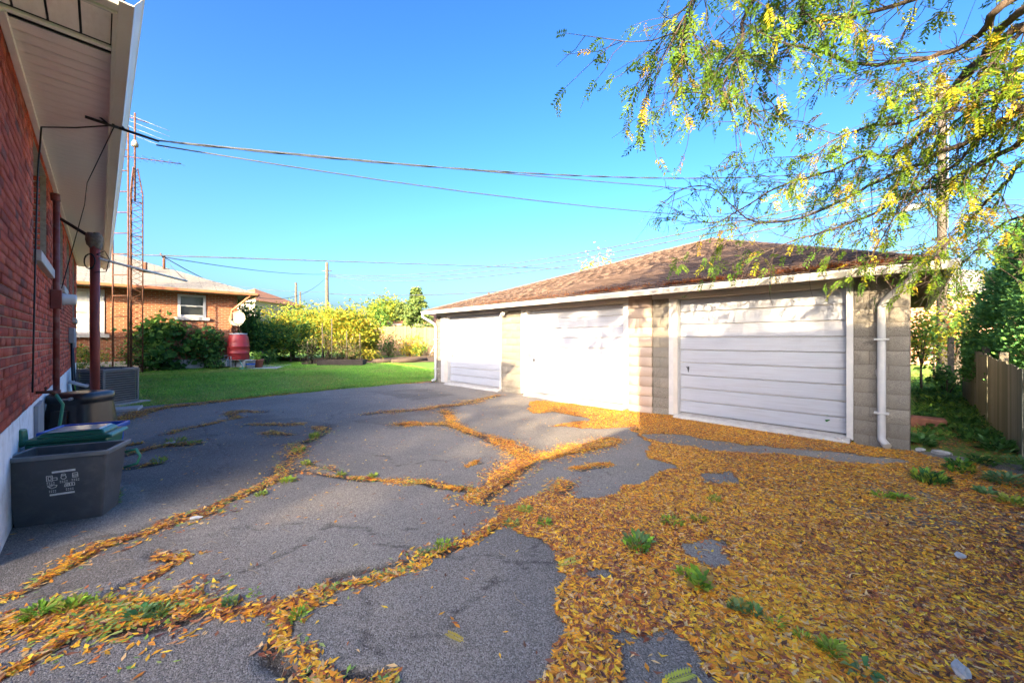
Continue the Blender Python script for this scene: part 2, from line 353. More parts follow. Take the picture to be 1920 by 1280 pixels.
# ---- cracks of the drive, traced on the ground: (points, half width in metres, leaf density)
def gp(*uv): return np.array([tuple(G(u, v))[:2] for u, v in uv])
CR = [
 (gp((-60,1195),(15,1165),(110,1160),(220,1165),(300,1158),(345,1150)), .12, 1.0, .35),
 (gp((345,1150),(400,1135),(480,1132),(545,1133)), .035, 1.0, .3),
 (gp((545,1133),(600,1105),(680,1080),(760,1056)), .045, 1.1, .2),
 (gp((760,1056),(800,1036),(880,1010),(940,975),(985,955)), .06, 1.0, .15),
 (gp((548,1135),(525,1165),(512,1200),(535,1240),(580,1268),(700,1268)), .05, 1.1, .2),
 (gp((-30,1270),(60,1245),(130,1195),(200,1160)), .035, .8, .1),
 (gp((905,945),(900,925),(870,915),(800,904),(640,898),(590,889),(560,882)), .05, 1.0, .2),
 (gp((900,935),(950,892),(1005,858),(1060,850),(1140,828)), .13, 1.0, .06),
 (gp((1005,860),(960,838),(890,815),(850,795),(750,792)), .10, 1.0, .08),
 (gp((985,960),(1045,935),(1062,905)), .07, .8, .1),
 (gp((-20,1125),(90,1075),(180,1030),(260,1000),(330,975),(400,952)), .05, .75, .15),
 (gp((330,975),(400,952),(470,920),(510,900),(530,880)), .10, 1.0, .25),
 (gp((530,882),(545,850),(560,832),(610,810),(600,800)), .10, 1.0, .35),
 (gp((250,1092),(290,1062),(318,1048),(285,1036)), .035, .7, .05),
 (gp((205,862),(290,838),(370,832)), .10, .7, .3), (gp((225,880),(300,868)), .06, .6, .4),
 (gp((205,840),(250,833)), .06, .9, 0),
 (gp((320,812),(370,800),(440,782),(430,770),(500,772)), .10, .8, .1), (gp((470,796),(560,795)), .09, .9, 0),
 (gp((500,812),(540,815)), .09, .9, .1),
 (gp((205,792),(280,768),(420,750)), .22, .9, .0), (gp((420,750),(520,740),(700,722),(815,716)), .12, .7, .05),
 (gp((690,775),(780,768),(850,757),(935,742)), .14, .9, .05), (gp((760,796),(800,792)), .08, .8, 0),
 (gp((845,790),(830,768)), .1, .8, .1),
 (gp((560,882),(540,892)), .05, .6, .3),
 (gp((590,868),(640,884)), .05, .7, .4),
 (gp((860,758),(905,752)), .1, .8, 0),
 (gp((1080,880),(1150,876)), .045, .9, 0), (gp((880,870),(900,866)), .04, .8, .1),
]
BARE = [gp((1205,815),(1265,812),(1400,832),(1560,845),(1690,862),(1720,872),(1640,872),(1500,858),(1330,845),(1225,832)),
        gp((1295,1035),(1330,1018),(1372,1022),(1395,1070),(1345,1082),(1310,1062)),
        gp((1180,1185),(1260,1180),(1330,1215),(1410,1300),(1170,1300)),
        gp((1318,890),(1370,886),(1385,908),(1335,912)),
        gp((1000,790),(1040,772),(1100,785),(1060,797)), gp((1110,1065),(1150,1065),(1170,1090),(1100,1095))]
CARPET = gp((985,768),(1000,752),(1180,763),(1250,776),(1565,812),(1600,833),(1705,848),(1800,868),(1960,900),(2100,1000),(2100,1330),(930,1330),
            (1000,1262),(1045,1220),(1075,1180),(1090,1130),(1085,1085),(1040,1025),(950,985),(975,955),(1050,930),(1140,930),(1230,905),(1280,880),(1230,862),(1215,838),(1190,800),(1110,806),(1030,800),(1105,787),(1060,775),(1010,776))
def segdist(P, L):
    d = np.full(len(P), 1e9)
    for a, b in zip(L[:-1], L[1:]):
        ab = b-a; t = np.clip(((P-a)@ab)/max(ab@ab, 1e-9), 0, 1); q = a+t[:, None]*ab
        d = np.minimum(d, np.hypot(*(P-q).T))
    return d
def inpoly(P, L):
    x, y = P.T; r = np.zeros(len(P), bool)
    for (x0, y0), (x1, y1) in zip(L, np.roll(L, -1, 0)):
        c = (y0 > y) != (y1 > y); r ^= c & (x < (x1-x0)*(y-y0)/(y1-y0+1e-12)+x0)
    return r
def wob(P, s, a): return np.stack([(vnoise(P[:,0], P[:,1], s)-.5)*a, (vnoise(P[:,0]+37, P[:,1]+11, s)-.5)*a], -1)
def crackdepth(P):
    Q = P+wob(P, 3.5, .16)+wob(P, 11, .05); d = np.zeros(len(P))
    for L, w, k, g in CR:
        d = np.maximum(d, 1-smooth(w*.35, w*1.0, segdist(Q, L)))
    return d
# fine sheet for the drive
da, db = .035, .035
aa = np.arange(-1.2, 12.05, da); bb = np.arange(-3.2, 7.56, db)
AA, BB = np.meshgrid(aa, bb, indexing='ij')
PX = AA*A1.x+BB*A2.x; PY = AA*A1.y+BB*A2.y; P2 = np.stack([PX.ravel(), PY.ravel()], -1)
cd_ = crackdepth(P2)
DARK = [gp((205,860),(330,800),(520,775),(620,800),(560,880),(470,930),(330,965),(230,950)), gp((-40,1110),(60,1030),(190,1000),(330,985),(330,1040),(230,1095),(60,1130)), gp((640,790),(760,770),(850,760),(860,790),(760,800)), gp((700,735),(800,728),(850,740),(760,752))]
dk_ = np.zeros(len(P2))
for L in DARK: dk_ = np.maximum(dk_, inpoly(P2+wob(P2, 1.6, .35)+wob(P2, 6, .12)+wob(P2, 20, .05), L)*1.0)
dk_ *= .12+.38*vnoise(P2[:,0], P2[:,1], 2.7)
PZ = .03*(vnoise(PX, PY, .8)-.5)+.012*(vnoise(PX, PY, 3)-.5)
def hairline(P):
    """fine unfilled cracks"""
    h = np.zeros(len(P)); Q = P+wob(P, 5, .22)+wob(P, 17, .05)
    for L in (gp((690,1020),(880,1040),(1000,1060),(1090,1045)), gp((600,1240),(820,1170),(960,1070),(1060,1000)), gp((440,1185),(500,1220)),
              gp((640,1100),(720,1240)), gp((430,1090),(620,990),(760,1000)), gp((300,1030),(460,985),(600,985)), gp((700,850),(760,868),(850,860)),
              gp((620,742),(720,738),(800,752)), gp((640,770),(560,830)), gp((380,800),(420,860),(400,930)), gp((1100,860),(1180,905))):
        h = np.maximum(h, 1-smooth(.002, .022, segdist(Q, L)))
    return h
hl = hairline(P2)
PZr = PZ.ravel() - .022*cd_ - .007*hl
drv = (aa[:, None] < LAWN_A+.18*(vnoise(PX, PY, 1.6)-.5)+.06*(vnoise(PX, PY, 7)-.5))
ni, nj = AA.shape; idx = np.arange(ni*nj).reshape(ni, nj)
Fq = np.stack([idx[:-1,:-1], idx[1:,:-1], idx[1:,1:], idx[:-1,1:]], -1)[drv[:-1,:-1]].reshape(-1, 4)
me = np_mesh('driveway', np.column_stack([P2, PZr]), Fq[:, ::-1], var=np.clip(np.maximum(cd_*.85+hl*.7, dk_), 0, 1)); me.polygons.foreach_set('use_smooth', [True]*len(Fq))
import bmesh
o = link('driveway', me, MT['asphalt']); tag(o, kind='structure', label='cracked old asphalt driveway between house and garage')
def drive_z(P): return .03*(vnoise(P[:,0], P[:,1], .8)-.5)+.012*(vnoise(P[:,0], P[:,1], 3)-.5)
# ------------------------------------------------------------------ the brick house on the left
HOFF, OVER = .473, .53
HEND_FAR, HEND_NEAR = 0, 0
def hpt(off, along, z=0):       # off: out of the wall plane; along: H1 coordinate
    p = H1*along + H2*(off-HOFF); return Vector((p.x, p.y, z))
S0, S1 = 4.22, 15.0             # wall from near corner to far corner, as H1 coordinates
# far end chosen from the picture: at 143 px
S1 = (lambda y: (y+HOFF*H2.y)/H1.y)(11.2)
HL = S1-S0; HD = 8.2; WZ = 3.70; FZ = .84
ho = hpt(0, S0)
house = empty('brick_house', ho, math.atan2(H1.y, H1.x), 'red brick bungalow with white soffit and gutter, close along the drive', 'house')
Mh = Matrix.Translation(ho) @ Matrix.Rotation(math.atan2(H1.y, H1.x), 4, 'Z')
# local: x along the wall away from the camera, -y out towards the drive, z up
def hx(Y): return (Y+HOFF*H2.y)/H1.y - S0     # depth from the camera -> local x on the wall plane
WIN = [(hx(3.96), hx(5.05), 2.44, 3.62), (hx(6.55), hx(7.25), 2.44, 3.62), (hx(7.9), hx(8.7), 2.44, 3.62), (hx(9.6), hx(10.4), 2.05, 3.62)]
def holed_wall(x0, x1, z0, z1, holes, y0, y1):
    mb = MB(); xs = x0
    for a, b, c, d in holes:
        if a > xs: mb.box(xs, a, y0, y1, z0, z1)
        if c > z0: mb.box(a, b, y0, y1, z0, c)
        if d < z1: mb.box(a, b, y0, y1, d, z1)
        xs = b
    if xs < x1: mb.box(xs, x1, y0, y1, z0, z1)
    return mb
holed_wall(0, HL, FZ, WZ, WIN, .012, .30).build('wall', MT['mortar'], house)
b2 = MB(); b2.box(-.02, -.001, .0, HD, FZ, WZ-.03); b2.box(0, HL, HD-.3, HD, FZ, WZ); b2.box(0, .3, .3, HD-.3, FZ, WZ); b2.box(HL-.3, HL, .3, HD-.3, FZ, WZ)
b2.build('wall', brick_mat('house_side_brick', (.33,.075,.05), (.26,.06,.04), (.26,.21,.17), .215, .075), house)
fb = MB(); fb.box(-.012, HL+.012, .004, HD, -.3, FZ-.006); fb.build('foundation', MT['foundation'], house)
# bricks: every course of the long wall, cut round the windows; the return of each far jamb as well
items = []; bw, bh = .213, .0752
ncourse = int((WZ-FZ)/bh)
for r in range(ncourse):
    z = FZ+bh*(r+.5); x = -(bw*.5 if r % 2 else 0)
    while x < HL:
        a, b = max(x, 0), min(x+bw, HL); segs = [(a, b)]
        for wa, wb, wc, wd in WIN:
            if wc-.02 < z < wd:
                ns = []
                for p, q in segs:
                    if q <= wa or p >= wb: ns.append((p, q))
                    else:
                        if p < wa: ns.append((p, wa))
                        if q > wb: ns.append((wb, q))
                segs = ns
        for p, q in segs:
            if q-p > .03:
                pr = random.uniform(-.002, .004)
                items.append((((p+q)/2, .03-pr, z), (q-p-.011, .06, bh-.011), None))
        x += bw
jam = []
for wa, wb, wc, wd in WIN:
    for r in range(ncourse):
        z = FZ+bh*(r+.5)
        if wc < z < wd: jam.append(((wb+.004, .10, z), (.012, .075, bh-.012), None))
pieces(house, 'brick', items+jam, MT['brick'], 'brick', 300, Mh)
for i, (wa, wb, wc, wd) in enumerate(WIN):
    w = MB(); y0, y1 = .13, .19
    w.box(wa+.002, wa+.06, y0, y1, wc+.002, wd-.002); w.box(wb-.06, wb-.002, y0, y1, wc+.002, wd-.002); w.box(wa+.06, wb-.06, y0, y1, wc+.002, wc+.06); w.box(wa+.06, wb-.06, y0, y1, wd-.06, wd-.002)
    zm = (wc+wd)/2; w.box(wa+.06, wb-.06, y0+.005, y1, zm-.025, zm+.025)
    f = w.build('window', MT['white'], house, .004)
    MB().box(wa+.06, wb-.06, .162, .17, wc+.06, zm-.025).build('pane', MT['glass'], f)
    MB().box(wa+.06, wb-.06, .155, .163, zm+.025, wd-.06).build('pane', MT['glass'], f)
    s = MB().hexa([(wa-.03,-.06,wc-.13),(wb+.05,-.06,wc-.13),(wb+.05,.13,wc-.13),(wa-.03,.13,wc-.13)], [(wa-.03,-.06,wc-.015),(wb+.05,-.06,wc-.015),(wb+.05,.13,wc+.002),(wa-.03,.13,wc+.002)])
    s.build('sill', MT['sill'], f, .008)
    MB().box(wa-.1, wb+.1, -.004, .1, wd+.001, wd+.075).build('lintel', MT['sill'], f) if wd < WZ-.1 else None
# soffit boards, each a strip with a lip between
def strip(x0, x1, y0, y1, z):
    return (((x0+x1)/2, (y0+y1)/2, z+.006), (x1-x0-.014, y1-y0, .014), None)
sof = []; x = -OVER-.0
while x < HL+OVER:
    x2 = min(x+.152, HL+OVER)
    if x >= -.02: sof.append(strip(x, x2, -OVER, -.012, WZ+.004))
    x = x2
pieces(house, 'soffit_board', sof, MT['vinyl'], 'plain', 300, Mh)
sof2 = []; y = -OVER
while y < HD:
    sof2.append((((-OVER-.05)/2-.02, y+.076, WZ+.010), (OVER-.05, .139, .014), None)); y += .152
pieces(house, 'soffit_board', sof2, MT['vinyl'], 'plain', 300, Mh)
MB().box(-OVER, HL+OVER, -OVER, HD+OVER, WZ+.03, WZ+.05).build('soffit_backing', MT['acdark'], house)  # dark sheet: the shade in the board gaps is put into its colour
tr = MB(); tr.box(-.03, HL+.02, -.045, -.002, WZ-.035, WZ+.002); tr.box(-.055, -.012, -OVER, HD, WZ-.02, WZ+.003); tr.build('frieze_trim', MT['vinyl'], house, .004)
# fascia and K-style gutter
GZ0, GZ1 = WZ-.02, WZ+.125
fa = MB(); fa.box(-OVER-.02, HL+OVER+.02, -OVER-.022, -OVER, GZ0-.015, GZ1+.03); fa.box(-OVER-.022, -OVER, -OVER, HD+OVER, GZ0-.015, GZ1+.03); fa.build('fascia', MT['gutter'], house)
prof = [(0,0),(.075,0),(.085,.03),(.115,.075),(.125,.085),(.125,.115),(.118,.115),(.118,.09),(.07,.012),(.006,.012),(.006,.11),(0,.11)]
gt = MB(); gt.extrude(prof, (-OVER-.15,-OVER-.0225,GZ0), (HL+OVER+.05,-OVER-.0225,GZ0), (0,-1,0), (0,0,1))
gt.build('gutter', MT['gutter'], house, .003)
gt = MB(); gt.extrude(prof, (-OVER-.0225,HD+OVER,GZ0+.001), (-OVER-.0225,-OVER-.024,GZ0+.001), (-1,0,0), (0,0,1)); gt.build('gutter', MT['gutter'], house, .003)
ov = OVER+.06; zr = WZ+.16; zt = 5.75; r0, r1 = HD/2, HL-HD/2
rf = MB(); A, B_, Cc, Dd = (-ov,-ov,zr), (HL+ov,-ov,zr), (HL+ov,HD+ov,zr), (-ov,HD+ov,zr); E, Fp = (r0,HD/2,zt), (r1,HD/2,zt)
if r1 < r0: E = Fp = ((HL)/2, HD/2, zt)
rf.add([A,B_,Cc,Dd,E,Fp], [(0,1,5,4),(1,2,5),(2,3,4,5),(3,0,4),(3,2,1,0)]); rf.build('roof', MT['roofdark'], house)
# rear cover so the rooms are not open to the sky is the roof itself; conduit, meter and boxes on the wall
cx = hx(5.25)
c = MB(); c.tube([(cx,-.06,.66),(cx,-.06,3.42)], .032, 12); c.tube([(cx-.01,-.055,3.40),(cx-.01,-.05,3.5)], .045, 10); cpart = c.build('conduit', MT['pipe'], house)
MB().box(cx-.06, cx+.08, -.10, -.004, .58, .80).build('junction_box', MT['pipe'], house, .006)
mz = 2.06
m_ = MB(); m_.box(cx-.05, cx+.12, -.11, -.006, mz-.14, mz+.12); mo = m_.build('meter_box', MT['pipe'], house, .008)
l_ = MB(); vs = [(.085,0),(.085,.02),(.075,.03),(.073,.12),(.06,.135),(0,.137)]
l_.lathe(vs, 20); me = l_.mesh('meter_glass'); me.transform(Matrix.Translation((cx+.035,-.112,mz)) @ Matrix.Rotation(math.pi/2, 4, 'X')); link('meter_glass', me, MT['gglass'], mo)
k = MB(); k.tube([(cx+.06,-.05,mz-.14),(cx+.07,-.05,1.4),(cx+.05,-.06,.8)], .012, 6); k.tube([(hx(8.6),-.03,1.6),(hx(8.6),-.05,.5),(hx(8.4),-.08,.3)], .02, 6); k.tube([(hx(8.9),-.03,1.3),(hx(8.9),-.06,.6),(hx(8.6),-.2,.35)], .025, 6)
k.build('cable', MT['black'], house)['kind'] = 'stuff'
MB().box(hx(8.3), hx(9.0), -.09, -.005, 1.42, 1.75).build('disconnect_box', MT['grey'], house, .008)
MB().box(hx(9.05), hx(9.5), -.07, -.005, 1.3, 1.62).build('disconnect_box', MT['grey'], house, .008)
# service cable hanging down the wall, from the soffit hook
k = MB(); k.tube([(2.01,-.06,WZ-.02),(hx(4.07),-.02,3.3),(hx(3.95),-.018,2.5),(hx(3.85),-.017,1.6),(hx(3.75),-.02,.98)], .007, 6); k.build('cable', MT['black'], house)
# foundation: grey board, vent pipe, tap
MB().box(hx(4.02), hx(4.42), -.03, .002, .05, .80).build('panel', MT['grey'], house, .004)
k = MB(); k.tube([(hx(4.85),-.07,.02),(hx(4.85),-.07,.62)], .045, 14); k.tube([(hx(4.85),-.07,.62),(hx(4.85),-.07,.68)], .058, 14); k.build('drain_pipe', MT['pvc'], house)
k = MB(); k.tube([(hx(4.1),.0,.93),(hx(4.1),-.10,.93),(hx(4.1),-.14,.90)], .016, 8); k.tube([(hx(4.1)-.03,-.07,.975),(hx(4.1)+.03,-.07,.975)], .012, 6); k.tube([(hx(4.1),-.07,.93),(hx(4.1),-.07,.97)], .008, 6); k.build('tap', MT['rust'], house)
h0 = ho + H1*hx(4.1)
def hl_(x, y, z): return tuple(Mh @ Vector((x, y, z)))
k = MB(); k.tube([hl_(hx(4.1),-.14,.90), hl_(hx(4.12),-.19,.78), hl_(hx(4.15),-.16,.5), hl_(hx(4.2),-.2,.2), hl_(hx(4.1),-.32,.03)], .014, 8)
tag(k.build('garden_hose', MT['hose']), 'green garden hose hanging from the tap on the house foundation', 'hose')
# service-drop bracket at the eaves
SB = Vector(hl_(1.39, -OVER-.02, WZ-.04))
hook = Vector(hl_(2.01, -.06, WZ-.02))
k = MB(); k.tube([hook, hook.lerp(SB,.5)+Vector((0,0,-.015)), SB], .007, 6)
br = SB; e = Vector((.25,.35,-.01)).normalized()
k.tube([SB-e*.18, SB+e*.05], .015, 8); k.tube([SB+e*.05, SB+e*.36], [.015,.013], 8)
k.tube([SB-e*.1+Vector((0,0,.06)), SB-e*.02, SB+e*.06+Vector((0,0,.05)), SB+e*.1], .009, 6)
tag(k.build('service_cable', MT['black']), 'thick black service cable clamped under the white soffit at the gutter', 'cable')
k = MB(); k.tube([SB+e*.02, Vector(hl_(hx(4.6), -.36, WZ-.22)), Vector(hl_(hx(4.9), -.33, WZ-.4)), Vector(hl_(hx(5.2), -.11, 2.2))], .005, 6)
tag(k.build('cable', MT['black']), 'thin black cable looping down from the service clamp to the meter', 'cable')

# ------------------------------------------------------------------ the three-door garage
Rg = math.atan2(A1.y, A1.x); GL, GDp = 11.53, 8.5
gar = empty('garage', G0, Rg, 'long block garage with three white sectional doors and a brown hip roof', 'garage')
Mg = Matrix.Translation(G0) @ Matrix.Rotation(Rg, 4, 'Z')
# local: x to the left along the front, +y out towards the drive
DO = [(.644, 3.09, 'right'), (4.249, 7.087, 'mid'), (8.19, 10.78, 'left')]
FR = [(.567, .644, 3.09, 3.268), (4.124, 4.249, 7.087, 7.328), (8.14, 8.19, 10.78, 11.19)]
WT = 2.40; DT = 2.27; DB = .10
mb = MB(); xs = 0
for (a, b, c2, d) in FR:
    mb.box(xs, a, -.2, -.012, -.2, WT); xs = d
mb.box(xs, GL, -.2, -.012, -.2, WT)
mb.box(0, .2, -GDp, -.2, -.2, WT); mb.box(GL-.2, GL, -GDp, -.2, -.2, WT); mb.box(.2, GL-.2, -GDp, -GDp+.2, -.2, WT)
mb.build('wall', MT['bmortar'], gar)
def blocks(x0, x1, y, off=0, bl=.40, bhh=.2, dep=.05, z1=WT):
    out = []; r = 0; z = -.06
    while z < z1-.03:
        zt_ = min(z+bhh, z1); x = x0-(bl/2 if (r+off) % 2 else 0)
        while x < x1-.01:
            a, b = max(x, x0), min(x+bl, x1)
            if b-a > .03: out.append((((a+b)/2, y-dep/2+random.uniform(-.001,.002), (z+zt_)/2), (b-a-.007, dep, zt_-z-.007), None))
            x += bl
        z += bhh; r += 1
    return out
bl_ = blocks(0, .567, 0)+blocks(3.268, 3.61, 0)+blocks(7.328, 8.14, 0)+blocks(11.19, GL, 0)
pieces(gar, 'block', bl_, MT['block'], 'block', 300, Mg)
pieces(gar, 'painted_block', blocks(3.612, 4.124, .045, bl=.55, dep=.09), MT['pblock'], 'plain', 300, Mg)
sd_ = []
for z in np.arange(-.06, WT-.1, .2):
    for j, y in enumerate(np.arange(0, GDp, .4)):
        sd_.append(((.0, -y-.2+.0-.05, z+.1), (.02, .391, .191), None))
pieces(gar, 'block', sd_, MT['block'], 'block', 60, Mg)
# small patch of pale filler on the block to the right of the big door
k = MB(); vs = [(.30+.035*math.cos(a)*(1+.25*math.sin(3*a)), .0042, 1.02+.085*math.sin(a)) for a in np.linspace(0, 2*math.pi, 14)[:-1]]
k.add(vs, [tuple(range(len(vs)))]); k.build('filler_patch', MT['conc'], gar)
# doors
for i, ((d0, d1, nm), fr) in enumerate(zip(DO, FR)):
    yb = -.09
    door = MB().box(d0+.002, d1-.002, yb-.04, yb-.008, DB, DT).build('garage_door', MT['trim'], gar)
    n = 9; hgt = (DT-DB)/n
    for q in range(n):
        z0 = DB+q*hgt; z1 = z0+hgt-.009; t = .012
        p = MB().hexa([(d0+.006,yb-.008,z0),(d1-.006,yb-.008,z0),(d1-.006,yb+t+.006,z0+.004),(d0+.006,yb+t+.006,z0+.004)],
                      [(d0+.006,yb-.008,z1),(d1-.006,yb-.008,z1),(d1-.006,yb+t,z1-.006),(d0+.006,yb+t,z1-.006)])
        p.build('panel', MT['door'], door, .004)
    hx_ = d1-.16; hz = DB+hgt*3.45
    h = MB(); h.box(hx_-.012, hx_+.012, yb+.016, yb+.035, hz-.01, hz+.05); h.tube([(hx_+.03,yb+.045,hz+.04),(hx_,yb+.05,hz+.02),(hx_-.01,yb+.045,hz-.05)], .007, 6); h.build('handle', MT['acdark'], door)
    a, b, c2, d = fr
    def jamb(x0, x1, y1=.03): return MB().box(x0, x1, -.12, y1, .04, DT+.002).build('door_frame', MT['white'], gar, .004)
    jamb(a, b); jamb(c2, d)
    if d-c2 > .1:
        MB().box(c2+.002, c2+(d-c2)*.45, .031, .045, .05, DT).build('door_stop', MT['trim'], gar)
    for q, (z0, z1, y) in enumerate(((DT+.004, DT+.075, .034), (DT+.077, WT+.04, .028))):
        MB().box(a, d, -.12, y, z0, z1).build('header_board', MT['trim'], gar, .003)
for x0, x1 in ((0, .567), (3.268, 4.124), (7.328, 8.14), (11.19, GL)):
    MB().box(x0, x1-.002, -.15, .012, WT-.10, WT+.04).build('plate_board', MT['trim'], gar, .003) if x0 > 3 else None
# concrete sill under each door
for d0, d1, nm in DO:
    MB().hexa([(d0-.05,-.15,-.1),(d1+.05,-.15,-.1),(d1+.05,.30,-.1),(d0-.05,.30,-.1)], [(d0-.05,-.15,DB-.008),(d1+.05,-.15,DB-.008),(d1+.05,.10,.06),(d0-.05,.10,.06)]).build('door_sill', MT['conc'], gar, .01)
# roof: eaves all round, one peak
oF, oR, oL, oB = .35, .32, .22, .4; EZ = 2.475
APX = Vector((3.91, -4.25, 4.36))
c0, c1, c2_, c3 = Vector((-oR, oF, EZ)), Vector((GL+oL, oF, EZ)), Vector((GL+oL, -GDp-oB, EZ)), Vector((-oR, -GDp-oB, EZ))
rf = MB(); dn = Vector((0,0,-.05))
rf.add([c0,c1,c2_,c3,APX]+[p+dn for p in (c0,c1,c2_,c3)], [(0,4,1),(1,4,2),(2,4,3),(3,4,0),(0,1,6,5),(1,2,7,6),(2,3,8,7),(3,0,5,8),(5,6,7,8)])
rf.build('roof', MT['roofdark'], gar, fix=True)
def shingle_face(p0, p1, ap, exp=.145, wd=.305):
    """p0->p1 the eave (seen from outside, left of the outward look), ap the peak"""
    ex = (p1-p0); Lw = ex.length; ex = ex.normalized(); up = (ap-p0)-ex*(ap-p0).dot(ex); S = up.length; uy = up.normalized(); nrm = ex.cross(uy)
    if nrm.z < 0: nrm = -nrm
    xa = (ap-p0).dot(ex); R = Matrix((ex, uy, ex.cross(uy))).transposed(); out = []
    tilt = Matrix.Rotation(math.radians(3.2), 3, 'X'); sgn = 1 if (ex.cross(uy)).z > 0 else -1
    tilt = Matrix.Rotation(math.radians(-5)*sgn, 3, 'X')
    r = 0
    while r*exp < S-.08:
        s = r*exp; f0 = (s+exp*.5)/S; xl = xa*f0; xr = Lw-(Lw-xa)*f0; x = xl-(.15 if r % 2 else 0)-random.uniform(0,.1)
        while x < xr:
            w_ = wd*random.uniform(.75,1.15); a, b = max(x, xl), min(x+w_, xr)
            if b-a > .04:
                cpt = p0+ex*((a+b)/2)+uy*(s+exp*.62-.03)+nrm*(.012+random.uniform(0,.004))
                out.append((cpt, (b-a-.008, exp*1.2, .016), R @ tilt))
            x += w_
        r += 1
    return out
sh = shingle_face(c1, c0, APX)
pieces(gar, 'shingle', sh, MT['shingle'], 'shingle', 300, Mg)
pieces(gar, 'shingle', shingle_face(c0, c3, APX), MT['shingle'], 'shingle', 0, Mg)
for p in (c0, c1):
    k = MB(); dd = (APX-p); n_ = int(dd.length/.2)
    for q in range(n_):
        a = p+dd*(q/n_)+Vector((0,0,.012)); b = p+dd*((q+1.15)/n_)+Vector((0,0,.018+.006)); side = Vector((dd.y,-dd.x,0)).normalized()*.12
        k.hexa([a-side+Vector((0,0,-.06)), a+side+Vector((0,0,-.06)), b+side+Vector((0,0,-.06)), b-side+Vector((0,0,-.06))], [a-side*.3+Vector((0,0,.012)), a+side*.3+Vector((0,0,.012)), b+side*.3+Vector((0,0,.004)), b-side*.3+Vector((0,0,.004))])
    k.build('ridge_cap', MT['roofdark'], gar)
# soffit, fascia, gutters
sf = MB(); zs = WT-.02
sf.box(-oR+.02, GL+oL-.02, -.001, oF-.02, zs+.055, zs+.065); sf.build('soffit', MT['trim'], gar)
sf = MB(); sf.box(-oR+.02, -.002, -GDp-oB+.02, oF-.03, zs+.052, zs+.064); sf.build('soffit', MT['trim'], gar)
fa = MB(); fa.box(-oR, GL+oL, oF-.02, oF, zs+.02, EZ-.055); fa.box(-oR, -oR+.02, -GDp-oB, oF-.021, zs+.02, EZ-.055); fa.build('fascia', MT['trim'], gar)
prof2 = [(0,0),(.075,0),(.09,.03),(.11,.07),(.115,.08),(.115,.105),(.108,.105),(.108,.085),(.07,.012),(.006,.012),(.006,.10),(0,.10)]
gt = MB().extrude(prof2, (-oR-.10,oF+.001,WT-.045), (GL+oL+.03,oF+.001,WT-.045), (0,1,0), (0,0,1)); gt.build('gutter', MT['gutter'], gar, .003, True)
gt = MB().extrude(prof2, (-oR-.001,-GDp-oB,WT-.044), (-oR-.001,oF-.01,WT-.044), (-1,0,0), (0,0,1)); gt.build('gutter', MT['gutter'], gar, .003, True)
# leaf-choked gutter comes with the litter; downspouts
def downspout(x, top, s=1):
    pts = [(x-.30*s, oF+.055, WT-.04), (x-.30*s, oF+.05, WT-.12), (x-.04*s, .09, WT-.36), (x, .065, WT-.45), (x, .065, .22), (x+.0*s, .075, .12), (x-.06*s, .17, .05)]
    k = MB(); k.tube(pts, [.042,.042,.044,.045,.045,.045,.05], 10)
    o = k.build('downspout', MT['white'], gar)
    q = MB()
    for z in (1.50, .48): q.box(x-.075, x+.075, -.0, .116, z-.012, z+.012)
    q.build('bracket', MT['white'], o)
downspout(.27, WT); downspout(GL-.06, WT, -1)
k = MB(); k.tube([(7.92,.0,2.30),(7.92,.05,2.30)], .05, 12); k.tube([(7.92,.05,2.30),(7.92,.09,2.27),(7.92,.16,2.20)], [.02,.045,.06], 12); k.build('flood_lamp', MT['white'], gar)
k = MB(); k.lathe([(.05,0),(.05,.22),(.04,.24),(0,.24)], 12, (10.1,-1.2,2.86)); k.build('vent_pipe', MT['rust'], gar)
# ------------------------------------------------------------------ the neighbour's bungalow at the far side of the lawn
NZ = .27
NC = Vector((-515/720*16.5, 16.5, NZ))
Rn = math.atan2(-A2.y, -A2.x)
nh = empty('brick_bungalow', NC, Rn, 'orange brick bungalow with pale shingle roof and brown eaves beyond the lawn', 'house')
NL, ND, NW = 15.0, 8.5, 3.18
def nx(u):      # local x on the front wall seen at pixel column u
    r = (u-960)/720; return (NC.x-r*NC.y)/(A2.x-r*A2.y)
NWIN = [(nx(386), nx(333), 2.12, 3.02, 'w'), (nx(196), nx(120), 1.42, 3.0, 'p')]
mbn = MB(); xs = 0
for a, b, c, d, _ in NWIN:
    mbn.box(xs, a, -.25, 0, .0, NW); mbn.box(a, b, -.25, 0, 0, c); mbn.box(a, b, -.25, 0, d, NW); xs = b
mbn.box(xs, NL, -.25, 0, 0, NW); mbn.box(0, .25, -ND, -.25, 0, NW); mbn.box(NL-.25, NL, -ND, -.25, 0, NW); mbn.box(.25, NL-.25, -ND, -ND+.25, 0, NW)
mbn.build('wall', MT['nbrick'], nh)
MB().box(-.02, NL, -.26, .03, -.3, .42).build('foundation', MT['conc'], nh)
for i, (a, b, c, d, k) in enumerate(NWIN):
    w = MB(); f_ = .09
    w.box(a, a+f_, -.1, .025, c, d); w.box(b-f_, b, -.1, .025, c, d); w.box(a+f_, b-f_, -.1, .025, c, c+f_); w.box(a+f_, b-f_, -.1, .025, d-f_, d)
    zm = (c+d)/2
    w.box(a+f_, b-f_, -.06, .01, zm-.025, zm+.025)
    if k == 'p': w.box(a+f_+.28, a+f_+.34, -.06, .012, c+f_, d-f_)
    o = w.build('window', MT['white'], nh)
    MB().box(a+f_, b-f_, -.055, -.045, c+f_, zm-.025).build('pane', MT['glass'] if k == 'w' else MT['curtain'], o)
    MB().box(a+f_, b-f_, -.05, -.04, zm+.025, d-f_).build('pane', MT['glass'] if k == 'w' else MT['curtain'], o)
    MB().box(a-.12, b+.12, -.1, .09, c-.12, c-.005).build('sill', MT['conc'], o)
